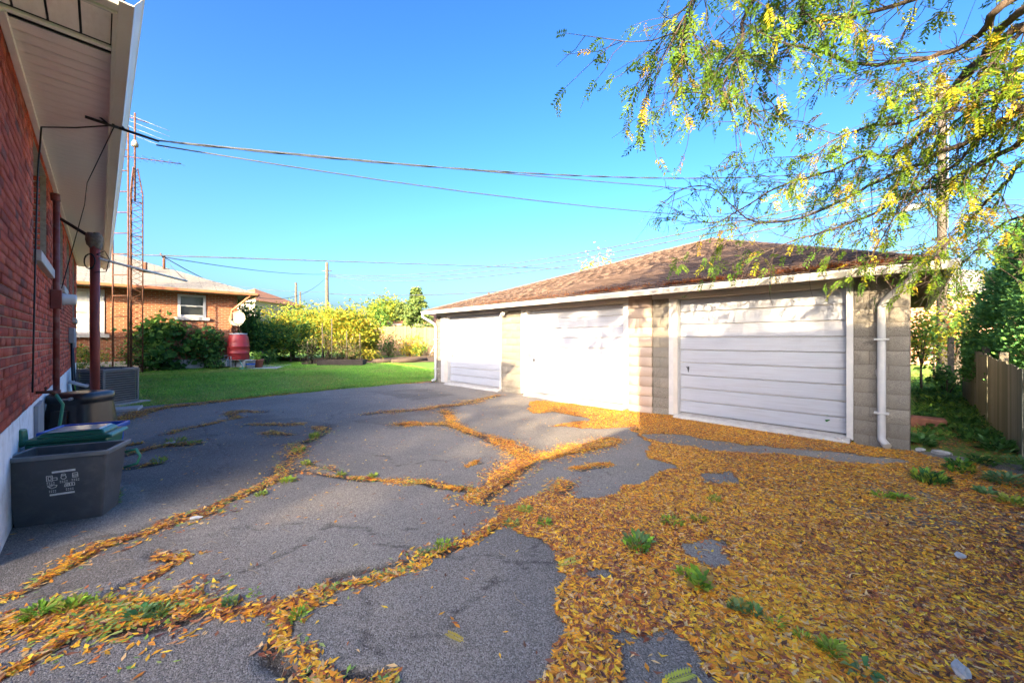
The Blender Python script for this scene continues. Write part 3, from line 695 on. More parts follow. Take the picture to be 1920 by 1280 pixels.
a_, b_ = nx(330), nx(282)
bw_ = MB().box(a_, b_, -.1, .04, .02, .38).build('basement_window', MT['trim'], nh)
MB().box(a_+.05, a_+(b_-a_)*.5, .041, .05, .06, .34).build('pane', MT['glass'], bw_)
no_ = .62; ez = NW+.02; rz = ez+2.0
rr = MB(); q0, q1, q2, q3 = (-no_,no_,ez),(NL+no_,no_,ez),(NL+no_,-ND-no_,ez),(-no_,-ND-no_,ez); ra, rb = (4.6,-ND/2,rz),(NL-4.6,-ND/2,rz)
def roofpart(name, poly, X, Y):
    """one slope of a hip roof, its own x along the eave and y up the slope"""
    X = Vector(X).normalized(); P = [Vector(p) for p in poly]; up = (P[2]-P[0])-X*(P[2]-P[0]).dot(X); up.normalize(); N = X.cross(up)
    R = Matrix((X, up, N)).transposed().to_4x4(); R.translation = P[0]; inv = R.inverted()
    L = [inv @ p for p in P]; k = MB(); n = len(L)
    k.add(L+[l+Vector((0,0,-.06)) for l in L], [tuple(range(n)), tuple(range(n, 2*n))[::-1]]+[(i, n+i, n+(i+1) % n, (i+1) % n) for i in range(n)])
    return k, R
for poly, X in (([q1,q0,ra,rb],(-1,0,0)), ([q0,q3,ra],(0,-1,0)), ([q3,q2,rb,ra],(1,0,0)), ([q2,q1,rb],(0,1,0))):
    k, R = roofpart('roof', poly, X, None); o = k.build('roof', MT['nroof'], nh, fix=True); o.matrix_local = R
MB().box(-no_+.03, NL+no_-.03, .002, no_-.03, ez-.10, ez-.09).build('soffit', MT['cream'], nh)
MB().box(-no_+.03, -.002, -ND, no_-.03, ez-.101, ez-.091).build('soffit', MT['cream'], nh)
k = MB(); k.box(-no_-.02, NL+no_, no_-.02, no_+.09, ez-.115, ez-.005); k.box(-no_-.09, -no_+.02, -ND-no_, no_-.021, ez-.115, ez-.006); k.build('gutter', MT['copper'], nh, .02)
k = MB(); k.tube([(-no_+.25,no_+.02,ez-.12),(.2,.09,ez-.75),(.22,.07,ez-1.1),(.22,.07,.3)], .045, 8); k.build('downspout', MT['copper'], nh)
def on_roof(x, t):      # a point on the front slope
    return Vector((x, no_-(ND/2+no_)*t, ez+(rz-ez)*t))
p = on_roof(nx(300)+.4, .36); k = MB(); k.tube([p+Vector((0,0,-.1)), p+Vector((0,0,.38))], .06, 10); k.lathe([(.2,0),(.08,.05),(.08,.08)], 10, tuple(p)); k.build('vent_pipe', MT['rust'], nh)
mast_l = on_roof(nx(430)+2.0, .5)
k = MB(); k.tube([mast_l+Vector((0,0,-.1)), mast_l+Vector((0,0,.55))], .045, 8); k.tube([mast_l+Vector((0,0,.45)), mast_l+Vector((.12,.1,.62))], .03, 6); k.build('service_mast', MT['rust'], nh)
Mn = Matrix.Translation(NC) @ Matrix.Rotation(Rn, 4, 'Z'); mast_w = Mn @ (mast_l+Vector((0,0,.5)))

# ------------------------------------------------------------------ lattice antenna tower and the pipe ladder beside it
TY = 13.6
tb = Vector(((253-960)/720*TY, TY, 0)); tb.z = tz(tb.x, tb.y)
tower = empty('antenna_tower', tb, .3, 'tall rusty three-legged lattice antenna tower with TV antenna on its mast', 'antenna tower')
TH = EYE+(636-315)*TY/720-tb.z; TM = EYE+(636-212)*TY/720-tb.z
def leg(k, z): 
    w = .20 if z < TH-.9 else .20-.13*(z-(TH-.9))/.9
    a = 2*math.pi*k/3+.4; return Vector((w*math.cos(a), w*math.sin(a), z))
for k in range(3):
    MB().tube([leg(k,-.1), leg(k,TH-.9), leg(k,TH)], .020, 8).build('leg', MT['rust'], tower)
nb = int(TH/.40)
lat = MB()
for i in range(nb):
    z0, z1 = i*.40+.05, i*.40+.45
    if z1 > TH: break
    for k in range(3):
        if i % 1 == 0:
            lat.tube([leg(k,z0), leg((k+1) % 3,z1-.2)], .009, 5, False); lat.tube([leg((k+1) % 3,z1-.2) , leg(k,z1)], .009, 5, False)
        if i % 3 == 0: lat.tube([leg(k,z0), leg((k+1) % 3,z0)], .012, 5, False)
lo = lat.build('lattice', MT['rust'], tower); lo['kind'] = 'stuff'
MB().tube([(0,0,TH-1.2),(0,0,TM)], .028, 8).build('mast', MT['rust'], tower)
zb = EYE+(636-297)*TY/720-tb.z
an = MB(); an.tube([(-.5,-.1,zb),(1.25,.25,zb+.08)], .016, 6)
ao = an.build('antenna', MT['rust'], tower)
for q, t in enumerate(np.linspace(0, 1, 9)):
    p = Vector((-.5,-.1,zb)).lerp(Vector((1.25,.25,zb+.08)), t); ln = .95-.5*t
    MB().tube([p+Vector((-.15*ln,.9*ln,.18*ln)), p-Vector((-.15*ln,.9*ln,.18*ln))], .006, 5).build('element', MT['acgrey'], ao)
an = MB(); an.tube([(-.25,0,TM-.15),(.35,.1,TM-.25)], .014, 6); ao = an.build('antenna', MT['rust'], tower)
for q, z in enumerate((.15,.35,.55,.8)):
    p = Vector((0,0,TM-z)); d = Vector((1.1,-.2,-.42))
    MB().tube([p-d*.25, p+d], .006, 5).build('element', MT['acgrey'], ao)
k = MB(); k.lathe([(.0,0),(.09,0),(.10,.10),(.05,.22),(.0,.22)], 12, (0,0,EYE+(636-275)*TY/720-tb.z)); k.build('rotor', MT['cream'], tower)
LY = 13.2
lb = Vector(((226-960)/720*LY, LY, 0)); lb.z = tz(lb.x, lb.y)
lad = empty('pipe_ladder', lb, math.atan2(-734, 0)*0, 'narrow rusty steel pipe ladder standing against the antenna tower', 'ladder')
LHh = EYE+(636-238)*LY/720-lb.z; LHs = EYE+(636-410)*LY/720-lb.z; lw = .265
MB().tube([(-lw,0,-.05),(-lw,0,LHh-.2)], .022, 8).build('rail', MT['rust'], lad)
MB().tube([(lw,0,-.05),(lw,0,LHh)], .026, 8).build('rail', MT['rust'], lad)
z = .55
while z < LHh-.1:
    MB().tube([(-lw,0,z),(lw,0,z)], .019, 6).build('rung', MT['rust'], lad); z += .715

# ------------------------------------------------------------------ things along the house wall
pb = Vector((0,0,0)); PY = 5.75; pb = Vector(((178-960)/720*PY, PY, .0))
pole = empty('clothesline_pole', pb, 0, 'red painted steel clothesline pole with a burlap wrapped top', 'pole')
PH = EYE+(636-447)*PY/720
MB().tube([(0,0,-.05),(0,0,PH)], .053, 24).build('post', MT['redpole'], pole)
k = MB(); prof_ = [(.056,PH-.15),(.075,PH-.10),(.088,PH-.03),(.085,PH+.03),(.065,PH+.07),(0,PH+.075)]
k.lathe(prof_, 14); me = k.mesh('burlap_wrap')
for v in me.vertices: v.co += Vector((random.uniform(-.014,.014), random.uniform(-.014,.014), random.uniform(-.02,.02)))
link('burlap_wrap', me, mat('burlap', (.20,.165,.13), var=.3, scale=20, bump=.9, bscale=60, rough=1), pole)
k = MB()
for q in range(3): 
    a0 = q*1.1; k.tube([(.10*math.cos(t)*.8+.02*q, -.07-.02*q, PH-.36+.11*math.sin(t)) for t in np.linspace(a0, a0+5.6, 16)], .007, 5)
for q in range(2): k.tube([(.08,-.05,PH-.25),(.2,-.05,PH-.2-.1*q),(.26,-.04,PH-.32),(.20,-.03,PH-.5),(.06,-.06,PH-.52)], .006, 5)
k.build('rope_coil', MT['black'], pole)
ar = D(350, 527, 8.3)-pb
MB().tube([(.05,0,PH-.30), ar], .020, 8).build('arm', MT['steel'], pole)
wp = Vector(hl_(hx(5.8), -.02, 3.36))-pb
MB().tube([wp, wp.lerp(Vector((0,0,PH-.02)), .15), (0,0,PH-.02)], [.016,.024,.024], 8).build('stay', MT['black'], pole)

# air conditioner
acb = G(214, 757, .08); acb = Vector((acb.x-.46, acb.y+.32, .06))
ac = empty('air_conditioner', acb, math.atan2(H2.y, H2.x)-.95, 'dark grey air conditioning condenser on a pad beside the lawn', 'air conditioner')
s = .36; hh = .78
k = MB(); k.box(-s,s,-s,s,0,.05); k.box(-s,s,-s,s,hh-.05,hh-.001)
for x in (-1,1):
    for y in (-1,1): k.box(x*s-.045 if x > 0 else -s, s if x > 0 else -s+.045, y*s-.045 if y > 0 else -s, s if y > 0 else -s+.045, .05, hh-.05)
k.build('cabinet', MT['acgrey'], ac, .012)
MB().box(-s+.05,s-.05,-s+.05,s-.05,.05,hh-.06).build('coil', MT['acdark'], ac)
for i in range(13):
    z = .085+i*.052
    q = MB()
    for sx, sy in ((0,-1),(0,1),(1,0),(-1,0)):
        if sy: q.hexa([(-s+.047,sy*(s-.035),z),(s-.047,sy*(s-.035),z),(s-.047,sy*(s-.012),z-.012),(-s+.047,sy*(s-.012),z-.012)], [(-s+.047,sy*(s-.035),z+.02),(s-.047,sy*(s-.035),z+.02),(s-.047,sy*(s-.008),z+.008),(-s+.047,sy*(s-.008),z+.008)])
        else: q.hexa([(sx*(s-.035),-s+.047,z),(sx*(s-.035),s-.047,z),(sx*(s-.012),s-.047,z-.012),(sx*(s-.012),-s+.047,z-.012)], [(sx*(s-.035),-s+.047,z+.02),(sx*(s-.035),s-.047,z+.02),(sx*(s-.008),s-.047,z+.008),(sx*(s-.008),-s+.047,z+.008)])
    q.build('louver', MT['acgrey'], ac)
k = MB()
for r in np.linspace(.06,.34,6): k.tube([(r*math.cos(t), r*math.sin(t), hh+.012) for t in np.linspace(0,2*math.pi,25)], .005, 5)
for t in np.linspace(0,2*math.pi,9)[:-1]: k.tube([(0,0,hh+.014),(.36*math.cos(t),.36*math.sin(t),hh+.006)], .005, 5)
k.build('fan_guard', MT['acdark'], ac)
k = MB().box(-.5,.5,-.5,.5,-.12,-.004); o = k.build('pad', MT['conc'], ac, .01)
k = MB(); q0 = Vector(hl_(hx(8.0), -.02, .62)); k.tube([q0, q0+H2*.25+Vector((0,0,-.12)), acb+Vector((-.35,-.1,.45))], .035, 8)
tag(k.build('refrigerant_pipe', MT['pvc']), 'white insulated pipe running from the house foundation to the air conditioner', 'pipe')

# grey recycling box with its printed icons
e1 = Vector((.907,.42,0)); e2 = Vector((-.42,.907,0))
b0 = G(27, 992)
rb = empty('recycling_box', b0, math.atan2(e1.y, e1.x), 'open grey plastic recycling box with white printed icons beside the house wall', 'recycling box')
bw0, bw1, bd0, bd1, bh_ = .51, .59, .27, .33, .57
lean = -.035
def rect(x0, x1, y0, y1, z): return [(x0,y0,z),(x1,y0,z),(x1,y1,z),(x0,y1,z)]
def bx(t, inset=0):
    x0 = -.005+(-.03)*t; x1 = bw0+(bw1-bw0-.03)*t; y0 = -.02*t-.035*t; y1 = bd0+.03*t
    return [(x0+inset,y0+inset,bh_*t),(x1-inset,y0+inset,bh_*t),(x1-inset,y1-inset,bh_*t),(x0+inset,y1-inset,bh_*t)]
k = MB(); lo_, hi_ = bx(0), bx(1); li, hi2 = bx(.03,.012), bx(1,.008)
k.add(lo_+hi_+li+hi2, [(0,3,2,1)]+[(i,(i+1)%4,4+(i+1)%4,4+i) for i in range(4)]+[(8+(i+1)%4,8+i,12+i,12+(i+1)%4) for i in range(4)]+[(8,9,10,11)])
k.build('shell', MT['box'], rb, .012)
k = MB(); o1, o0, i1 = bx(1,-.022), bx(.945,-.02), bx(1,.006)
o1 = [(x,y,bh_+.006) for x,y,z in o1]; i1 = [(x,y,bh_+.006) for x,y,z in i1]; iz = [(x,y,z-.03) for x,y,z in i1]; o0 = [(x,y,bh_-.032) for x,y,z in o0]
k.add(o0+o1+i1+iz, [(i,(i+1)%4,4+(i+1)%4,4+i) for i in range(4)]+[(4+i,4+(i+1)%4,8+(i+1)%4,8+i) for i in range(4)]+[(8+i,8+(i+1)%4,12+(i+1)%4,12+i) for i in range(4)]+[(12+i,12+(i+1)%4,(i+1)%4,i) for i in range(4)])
k.build('rim', MT['boxrim'], rb, .006, True)  # same plastic as the shell; paler colour paints the highlight along the rim
# print on the front face: a plane through the front corners
f0, f1, f2_ = Vector(bx(0)[0]), Vector(bx(0)[1]), Vector(bx(1)[0])
ux = Vector((1,0,0)); uy = (f2_-f0); uy = (uy-ux*uy.dot(ux)).normalized(); un = ux.cross(uy)
if un.y > 0: un = -un
def fp(x, y): return f0+ux*x+uy*y+un*.003
def flat(k, pts): k.add([fp(*p) for p in pts], [tuple(range(len(pts)))])
def bar(k, x0, y0, x1, y1, w=.0042):
    d = Vector((x1-x0, y1-y0)); d.normalize(); nn = Vector((-d.y, d.x))*w/2
    flat(k, [(x0-nn.x,y0-nn.y),(x1-nn.x,y1-nn.y),(x1+nn.x,y1+nn.y),(x0+nn.x,y0+nn.y)])
cx_, cy_ = .295, .335
def ring(k, pts, w=.0042):
    for a, b in zip(pts, pts[1:]+pts[:1]): bar(k, *a, *b, w)
def icon(ox, oy, shapes, lines=2, wl=.05):
    k = MB()
    for s_ in shapes: ring(k, [(ox+x, oy+y) for x, y in s_])
    for i in range(lines): 
        for q in range(4): bar(k, ox-wl/2+q*wl/4+.002, oy-.032-i*.012, ox-wl/2+(q+1)*wl/4-.003, oy-.032-i*.012, .005)
    k.build('printed_icon', MT['print'], rb)
k = MB(); flat(k, [(cx_-.06,cy_+.088),(cx_+.078,cy_+.094),(cx_+.078,cy_+.110),(cx_-.06,cy_+.104)]); k.build('printed_bar', MT['print'], rb)
k = MB(); flat(k, [(cx_-.08,cy_-.098),(cx_+.066,cy_-.092),(cx_+.066,cy_-.077),(cx_-.08,cy_-.083)]); k.build('printed_bar', MT['print'], rb)
icon(cx_-.07, cy_+.045, [[(-.022,-.02),(-.022,.025),(.012,.025),(.012,-.02)],[(-.012,-.01),(-.012,.017),(.004,.017),(.004,-.01)],[(.012,-.014),(.038,-.014),(.038,.006),(.012,.006)]])
icon(cx_+.006, cy_+.05, [[(.016*math.cos(t), .016*math.sin(t)-.002) for t in np.linspace(0,2*math.pi,10)[:-1]],[(-.014,.018),(.0,.010),(.014,.018),(.008,.026),(-.008,.026)]])
icon(cx_+.075, cy_+.055, [[(-.016,-.016),(-.016,.02),(.014,.022),(.016,-.014)],[(-.014,.004),(.014,.006),(.014,-.004),(-.014,-.006)]])
icon(cx_-.062, cy_-.022, [[(-.02,-.004),(.005,.012),(.028,.010),(.02,-.006),(-.005,-.014)],[(-.028,.008),(-.006,.016),(.005,.012),(-.02,-.002)]], 2, .045)
icon(cx_+.038, cy_-.018, [[(-.03,-.014),(-.024,.012),(-.004,.014),(-.002,-.012)],[(.0,-.012),(.0,.014),(.014,.015),(.014,-.010)],[(.016,-.010),(.016,.014),(.03,.014),(.03,-.010)],[(-.02,-.006),(-.016,.006),(-.01,.006),(-.01,-.006)]])

# green lidded bin standing behind the grey box
g0 = b0+e2*.40-e1*.14
gb = empty('green_bin', g0, math.atan2(e1.y, e1.x)+.05, 'green organics bin with a ribbed lid, wedged behind the grey box', 'bin')
k = MB().hexa(rect(.03,.46,.0,.30,0), rect(0,.52,-.03,.34,.585)); k.build('body', MT['green'], gb, .015)
k = MB(); k.hexa(rect(-.02,.56,-.05,.37,.59), rect(-.01,.54,-.03,.35,.625)); k.hexa(rect(.05,.50,-.0,.32,.6251), rect(.08,.47,.03,.29,.665)); lid = k.build('lid', MT['green'], gb, .014)
for q in range(3): MB().hexa(rect(-.026-.0*q,.566,-.056,-.051,.594+.011*q), rect(-.026,.566,-.056,-.0505,.600+.011*q)).build('rib', MT['green'], lid)
k = MB().hexa(rect(-.075,.0,-.04,.06,.57), rect(-.07,-.01,-.03,.05,.72)); k.build('handle', MT['green'], gb, .012)
# clear-topped panel on the lid
MB().hexa(rect(.12,.46,.02,.28,.666), rect(.13,.45,.03,.27,.676)).build('lid_panel', mat('cloudy_plastic', (.42,.46,.42), rough=.2, var=.2, scale=12), lid)
g1 = g0+e2*.34-e1*.05
bb_ = empty('blue_box', g1, math.atan2(e1.y, e1.x)+.02, 'blue plastic recycling box showing only its rim behind the green lid', 'recycling box')
MB().hexa(rect(.03,.42,0,.28,0), rect(0,.46,-.03,.32,.60)).build('body', MT['blue'], bb_, .01)
k = MB()
for (x0,x1,y0,y1) in ((-.03,.49,-.06,-.03),(-.03,.49,.32,.35),(-.03,.0,-.03,.32),(.46,.49,-.03,.32)): k.box(x0,x1,y0,y1,.585,.63)
k.build('rim', MT['blue'], bb_, .008)
# black compost bin
c0_ = Vector(((153-960)/720*5.05, 5.05, 0)); cz = EYE-99*5.05/720
cb = empty('compost_bin', c0_, .12, 'tall black tapered plastic compost bin standing before the red pole', 'compost bin')
k = MB(); nn_ = 28
def sq(r, z, p=4.0, ex=1.0): 
    out = []
    for i in range(nn_):
        a = 2*math.pi*i/nn_; c_, s_ = math.cos(a), math.sin(a); q = (abs(c_)**p+abs(s_)**p)**(-1/p); out.append((r*ex*q*c_, r*q*s_, z))
    return out
rings = [sq(.325,0), sq(.32,.06), sq(.252,cz-.14), sq(.25,cz-.12), sq(.262,cz-.10), sq(.258,cz-.02), sq(.232,cz), sq(.14,cz+.003)]
k.add([p for r_ in rings for p in r_], [(i*nn_+q, i*nn_+(q+1)%nn_, (i+1)*nn_+(q+1)%nn_, (i+1)*nn_+q) for i in range(len(rings)-1) for q in range(nn_)]+[tuple((len(rings)-1)*nn_+q for q in range(nn_))], True)
k.build('body', MT['blackbin'], cb)
k = MB(); k.hexa([(-.10,-.355,.03),(.10,-.355,.03),(.09,-.31,.03),(-.09,-.31,.03)],[(-.09,-.288,cz-.2),(.09,-.288,cz-.2),(.08,-.25,cz-.2),(-.08,-.25,cz-.2)]); k.build('door_panel', MT['blackbin'], cb, .012)
k = MB(); k.tube([(.12,-.258,cz-.05),(.12,-.288,cz-.05)], .02, 10); k.tube([(.02,-.26,cz-.06),(.10,-.28,cz-.05)], .012, 6); k.build('latch', MT['steel'], cb)
# green hose loop sticking out beside the grey box
k = MB(); p = G(236, 872, .45); p = b0+e1*.60+e2*.22
k.tube([p+Vector((-.03,0,.48)), p+Vector((.05,.02,.50)), p+Vector((.085,.02,.44)), p+Vector((.06,.02,.37)), p+Vector((-.04,0,.34))], .011, 8)
tag(k.build('hose_loop', MT['hose']), 'loop of pale green hose sticking out beside the grey box', 'hose')

# ------------------------------------------------------------------ barrel with dish and the small things by the neighbour's corner
BY = 16.3
def base(u, y):
    x = (u-960)/720*y; return Vector((x, y, tz(x, y)))
bp0 = base(447, BY); bp0.z = NZ+.02
sup = empty('block_stand', bp0, .1, 'two grey concrete blocks holding up the red barrel', 'concrete blocks')
for x in (-.2, .2): MB().box(x-.17, x+.17, -.2, .2, -.05, .32).build('block', MT['conc'], sup, .01)
ba = empty('rain_barrel', bp0+Vector((0,0,.321)), 0, 'red plastic rain barrel raised on grey concrete blocks', 'barrel')
prof_ = [(0,0),(.34,0),(.385,.03),(.395,.1),(.385,.28),(.405,.30),(.405,.32),(.388,.34),(.39,.55),(.41,.57),(.41,.60),(.39,.62),(.385,.80),(.35,.98),(.31,1.06),(.30,1.10)]
MB().lathe(prof_, 28).build('body', MT['barrel'], ba); MB().lathe([(.315,1.09),(.32,1.14),(0,1.16)], 28).build('lid', MT['grey'], ba)
k = MB(); k.lathe([(.36,-.0),(.40,.02),(.395,.04)], 28); k.build('hoop', MT['cream'], ba)
di = empty('satellite_dish', bp0+Vector((-.03,0,.321+1.16)), .1, 'round cream satellite dish mounted on top of the red barrel', 'satellite dish')
k = MB(); R_ = .325; k.lathe([(R_*t, .14*t*t) for t in np.linspace(0.02,1,8)]+[(R_,.15),(R_*.98,.15)]+[(R_*t, .14*t*t-.012) for t in np.linspace(.95,.02,6)], 28)
me = k.mesh('dish'); me.transform(Matrix.Translation((0,.10,.58)) @ Matrix.Rotation(math.radians(78), 4, 'X')); link('dish', me, MT['dish'], di)
k = MB(); k.tube([(0,.12,.55),(-.03,.10,.3),(-.03,.0,.02)], .022, 8); k.tube([(-.16,0,.0),(.05,.06,.26)], .014, 6); k.tube([(.16,0,.0),(-.02,.06,.28)], .014, 6); k.build('bracket', MT['rust'], di)
k = MB(); k.tube([(0,.05,.36),(-.05,-.16,.40),(-.03,-.30,.52)], .012, 6); k.box(-.06,.0,-.36,-.29,.50,.58); k.build('feed_arm', MT['acdark'], di)
gm = base(424, 15.9)
gme = empty('gas_meter', gm+Vector((0,0,-.02)), -.1, 'grey gas meter low beside the red barrel', 'gas meter')
k = MB(); k.box(-.13,.13,-.11,.11,.10,.38); k.tube([(-.09,0,.36),(-.09,0,.52),(-.09,.3,.54)], .02, 8); k.tube([(.09,0,.36),(.09,0,.48),(.2,.02,.5),(.2,.02,.0)], .02, 8); k.build('body', MT['grey'], gme, .03)
MB().tube([(0,-.112,.27),(0,-.135,.27)], .07, 14).build('dial', MT['white'], gme)
bk = base(470, 15.6); bu = empty('bucket', bk, 0, 'white plastic bucket with blue marks between barrel and flower pot', 'bucket')
MB().lathe([(0,0),(.14,0),(.17,.36),(.18,.36),(.18,.33),(.165,.34),(.13,.02),(0,.02)], 20).build('body', MT['white'], bu)
MB().lathe([(.161,.16),(.165,.22)], 20).build('band', MT['blue'], bu)
MB().tube([(.175*math.cos(t), -.02-.08*math.sin(t), .34-.16*math.sin(t)) for t in np.linspace(0, math.pi, 10)], .005, 5).build('handle', MT['steel'], bu)
pk = base(485, 15.9); pt = empty('flower_pot', pk, 0, 'pink terracotta flower pot with a bright green plant, beside the white bucket', 'flower pot')
MB().lathe([(0,0),(.13,0),(.165,.30),(.19,.30),(.19,.38),(.165,.38),(.16,.33),(0,.33)], 20).build('pot', MT['terracotta'], pt)
sv = base(458, 15.2); k = MB(); k.add([sv+Vector(p) for p in ((-.15,.1,.05),(-.05,-.22,.06),(.14,-.30,.03),(.22,-.02,.02),(.02,.12,.0),(-.15,.1,.035),(-.05,-.22,.045),(.14,-.30,.015),(.22,-.02,.005),(.02,.12,-.012))], [(0,1,2,3,4),(9,8,7,6,5)]+[(i,(i+1)%5,5+(i+1)%5,5+i) for i in range(5)])
k.tube([sv+Vector((-.1,.1,.03)), sv+Vector((-.55,.5,.35))], .014, 6)
tag(k.build('snow_shovel', MT['teal'], None, 0, True), 'teal plastic shovel lying on the grass in front of the barrel', 'shovel')
sl = base(505, 16.2); o = MB().hexa([(-.6,-.9,-.05),(.5,-.9,-.05),(.5,1.5,-.05),(-.6,1.5,-.05)],[(-.6,-.9,.03),(.5,-.9,.03),(.5,1.5,.03),(-.6,1.5,.03)]).build('path_slab', MT['conc'], None, .01); o.location = sl; o.rotation_euler.z = .3; tag(o, kind='structure', label='pale concrete path slab at the house corner')

# ------------------------------------------------------------------ fences
f0 = Vector((4.95, 3.37, 0)); f1 = Vector((11.25, 9.55, 0)); fd = (f1-f0); FLn = fd.length; fd.normalize(); fnv = Vector((fd.y,-fd.x,0))
pf = empty('picket_fence', f0, math.atan2(fd.y, fd.x), 'weathered grey-green wooden picket fence under the cedar hedge', 'fence')
it = []; x = 0
while x < FLn:
    if random.random() > .03:
        h = 1.02+.30*(x/FLn)+random.uniform(-.025,.025); w = random.uniform(.075,.092)
        Rm = Matrix.Rotation(random.uniform(-.018,.018), 3, 'Y') @ Matrix.Rotation(random.uniform(-.03,.03), 3, 'Z')
        it.append(((x, .02+random.uniform(-.004,.004), h/2+.03), (w, .018, h), Rm))
    x += .098+random.uniform(-.004,.006)
pieces(pf, 'picket', it, MT['wood'], 'block', 300, Matrix.Translation(f0))
for z in (.30, .92): MB().box(-.1, FLn+.1, -.045, .003, z, z+.085).build('rail', mat('rail_wood', (.15,.13,.10), var=.25, stretch=(.6,8,8), scale=6), pf)
for x in np.arange(.4, FLn, 1.95): MB().box(x-.045, x+.045, -.14, -.048, -.2, 1.15+.28*x/FLn).build('post', mat('post_wood', (.14,.125,.10), var=.25, scale=6), pf)
# posts of a wire fence past its end
for q, (u, y, h) in enumerate(((1783, 10.6, 1.55), (1795, 11.6, 1.45))):
    p = base(u, y); o = MB().box(-.06,.06,-.06,.06,-.2,h).build('fence_post', MT['pole'], None, .01); o.location = p; o.rotation_euler.z = .8
    tag(o, ['old wooden post just beside the utility pole', 'old wooden post at the far end of the picket fence'][q], 'post')
# tan board fence at the back of the garden
def bpt(u, y): x = (u-960)/720*y; return Vector((x, y, tz(x, y)))
q0 = bpt(672, 29.5); q1 = bpt(858, 26.0); bd = q1-q0; BL = bd.length; bd.normalize()
bf = empty('board_fence', q0, math.atan2(bd.y, bd.x), 'tan vertical board fence behind the garden, partly hidden by fruit trees', 'fence')
it = []; x = 0
while x < BL:
    h = 2.03+random.uniform(-.03,.03)+(.12 if int(x/2.4) % 2 else 0); it.append(((x, random.choice((0,.022)), h/2), (.138, .02, h), Matrix.Rotation(random.uniform(-.008,.008), 3, 'Y'))); x += .145
pieces(bf, 'board', it, MT['fence2'], 'block', 300, Matrix.Translation(q0))
for z in (.4, 1.6): MB().box(-.1, BL, .035, .08, z, z+.09).build('rail', MT['pole'], bf)
# ladder leaning on that fence
lp = bpt(803, 25.2); wl = empty('wooden_ladder', lp, math.atan2(bd.y, bd.x), 'old pale wooden ladder leaning against the tan board fence', 'ladder')
LR = Vector((.55,.72,1.78))
for x in (0, .42): MB().tube([Vector((x,0,0)), Vector((x,0,0))+LR], .03, 6).build('rail', MT['stone'], wl)
for t in np.linspace(.12,.92,7): MB().tube([LR*t, LR*t+Vector((.42,0,0))], .018, 6).build('rung', MT['stone'], wl)

# ------------------------------------------------------------------ utility poles and wires
def upole(u, y, top, r, label, arm=False):
    p = base(u, y); o = empty('utility_pole', p, 0, label, 'utility pole', 'wooden utility poles')
    h = EYE+(636-top)*y/720-p.z
    MB().tube([(0,0,-.2),(0,0,h)], [r, r*.72], 14).build('shaft', MT['pole'], o)
    return o, p, h
up, upb, uph = upole(1766, 12.8, 140, .135, 'tall grey wooden utility pole rising behind the garage corner')
k = MB(); a = D(1752, 380, 12.75)-upb; b = D(1698, 392, 12.3)-upb; k.tube([a, a.lerp(b,.45)], .04, 8); k.tube([a.lerp(b,.4), a.lerp(b,.6), b], [.07,.12,.10], 10); k.build('street_light', MT['steel'], up)
k = MB(); k.tube([(0,-.17,uph*.5),(0,-.19,uph*.98)], .02, 6); k.build('riser', MT['steel'], up)
fp_, fpb, fph = upole(613, 40, 492, .21, 'leaning wooden utility pole above the fruit trees')
k = MB(); k.tube([(-.5,0,fph-.9),(.5,0,fph-.85)], .05, 6); k.build('crossarm', MT['pole'], fp_)
upole(555, 72, 530, .26, 'far pale utility pole above the orange-leaved tree')
upole(563, 84, 547, .22, 'farthest thin utility pole, just beside the far pale one')
def wire(p, q, sag, r, label, m='wire', n=18, twist=0, grp='overhead wires'):
    p, q = Vector(p), Vector(q)
    pts = [p.lerp(q, t)-Vector((0,0,4*sag*t*(1-t))) for t in np.linspace(0,1,n)]
    k = MB()
    if twist:
        nn = 90; P = [p.lerp(q, t)-Vector((0,0,4*sag*t*(1-t))) for t in np.linspace(0,1,nn)]
        for ph in (0, math.pi): k.tube([v+Vector((0, twist*math.cos(i*1.15+ph), twist*math.sin(i*1.15+ph))) for i, v in enumerate(P)], r, 5)
    else: k.tube(pts, r, 5)
    return tag(k.build('overhead_wire', MT[m]), label, 'wire', grp)
PT = lambda v: D(1764, v, 12.75)
se = SB+e*.34
wire(se, PT(384), .10, .008, 'upper straight black wire from the house eaves to the pole')
wire(se, PT(285), .62, .007, 'twisted service wire sagging from the house eaves to the pole', twist=.008)
wire(se+Vector((0,0,-.05)), PT(392), .55, .008, 'lowest black wire sagging from the house eaves to the pole')
wire(D(150, 474, 15), D(1420, 516, 34), .0, .026, 'long dark wire crossing level above the neighbour roof')
for q, (v0, v1) in enumerate(((514, 330), (516, 342), (518, 358))):
    wire(D(614, v0, 40), PT(v1), 1.25+.12*q, .03, ['top line', 'middle line', 'lowest line'][q]+' of the three wires between the far pole and the near pole')
wire(D(613, 550, 40), PT(462), .75, .034, 'thick low cable between the leaning pole and the near pole')
wire(mast_w, D(612, 514, 40), .25, .018, 'thin wire from the neighbour roof mast to the leaning pole')
wire(mast_w, D(612, 520, 40), 2.0, .018, 'slack wire drooping from the neighbour roof mast to the leaning pole')
wire(D(440, 536, 38), D(613, 547, 40), .2, .016, 'low wire ending at the leaning pole from the left')
wire(D(614, 512, 40), D(730, 562, 36), .05, .012, 'short steep wire down from the leaning pole to the pale green tree')
wire(mast_w, Vector(ar)+pb, .05, .008, 'wire from the clothesline arm to the neighbour roof mast')
wire(Vector(pb)+Vector((0,0,PH-.3)), D(470, 560, 15.5), .3, .006, 'thin line from the red pole past the antenna tower') if False else None
wire(PT(405), D(2300, 300, 15), .2, .012, 'wire leaving the near pole towards the cedar')
wire(D(1764, 372, 12.8), D(2300, 352, 16), .2, .012, 'second wire leaving the near pole above the cedar')

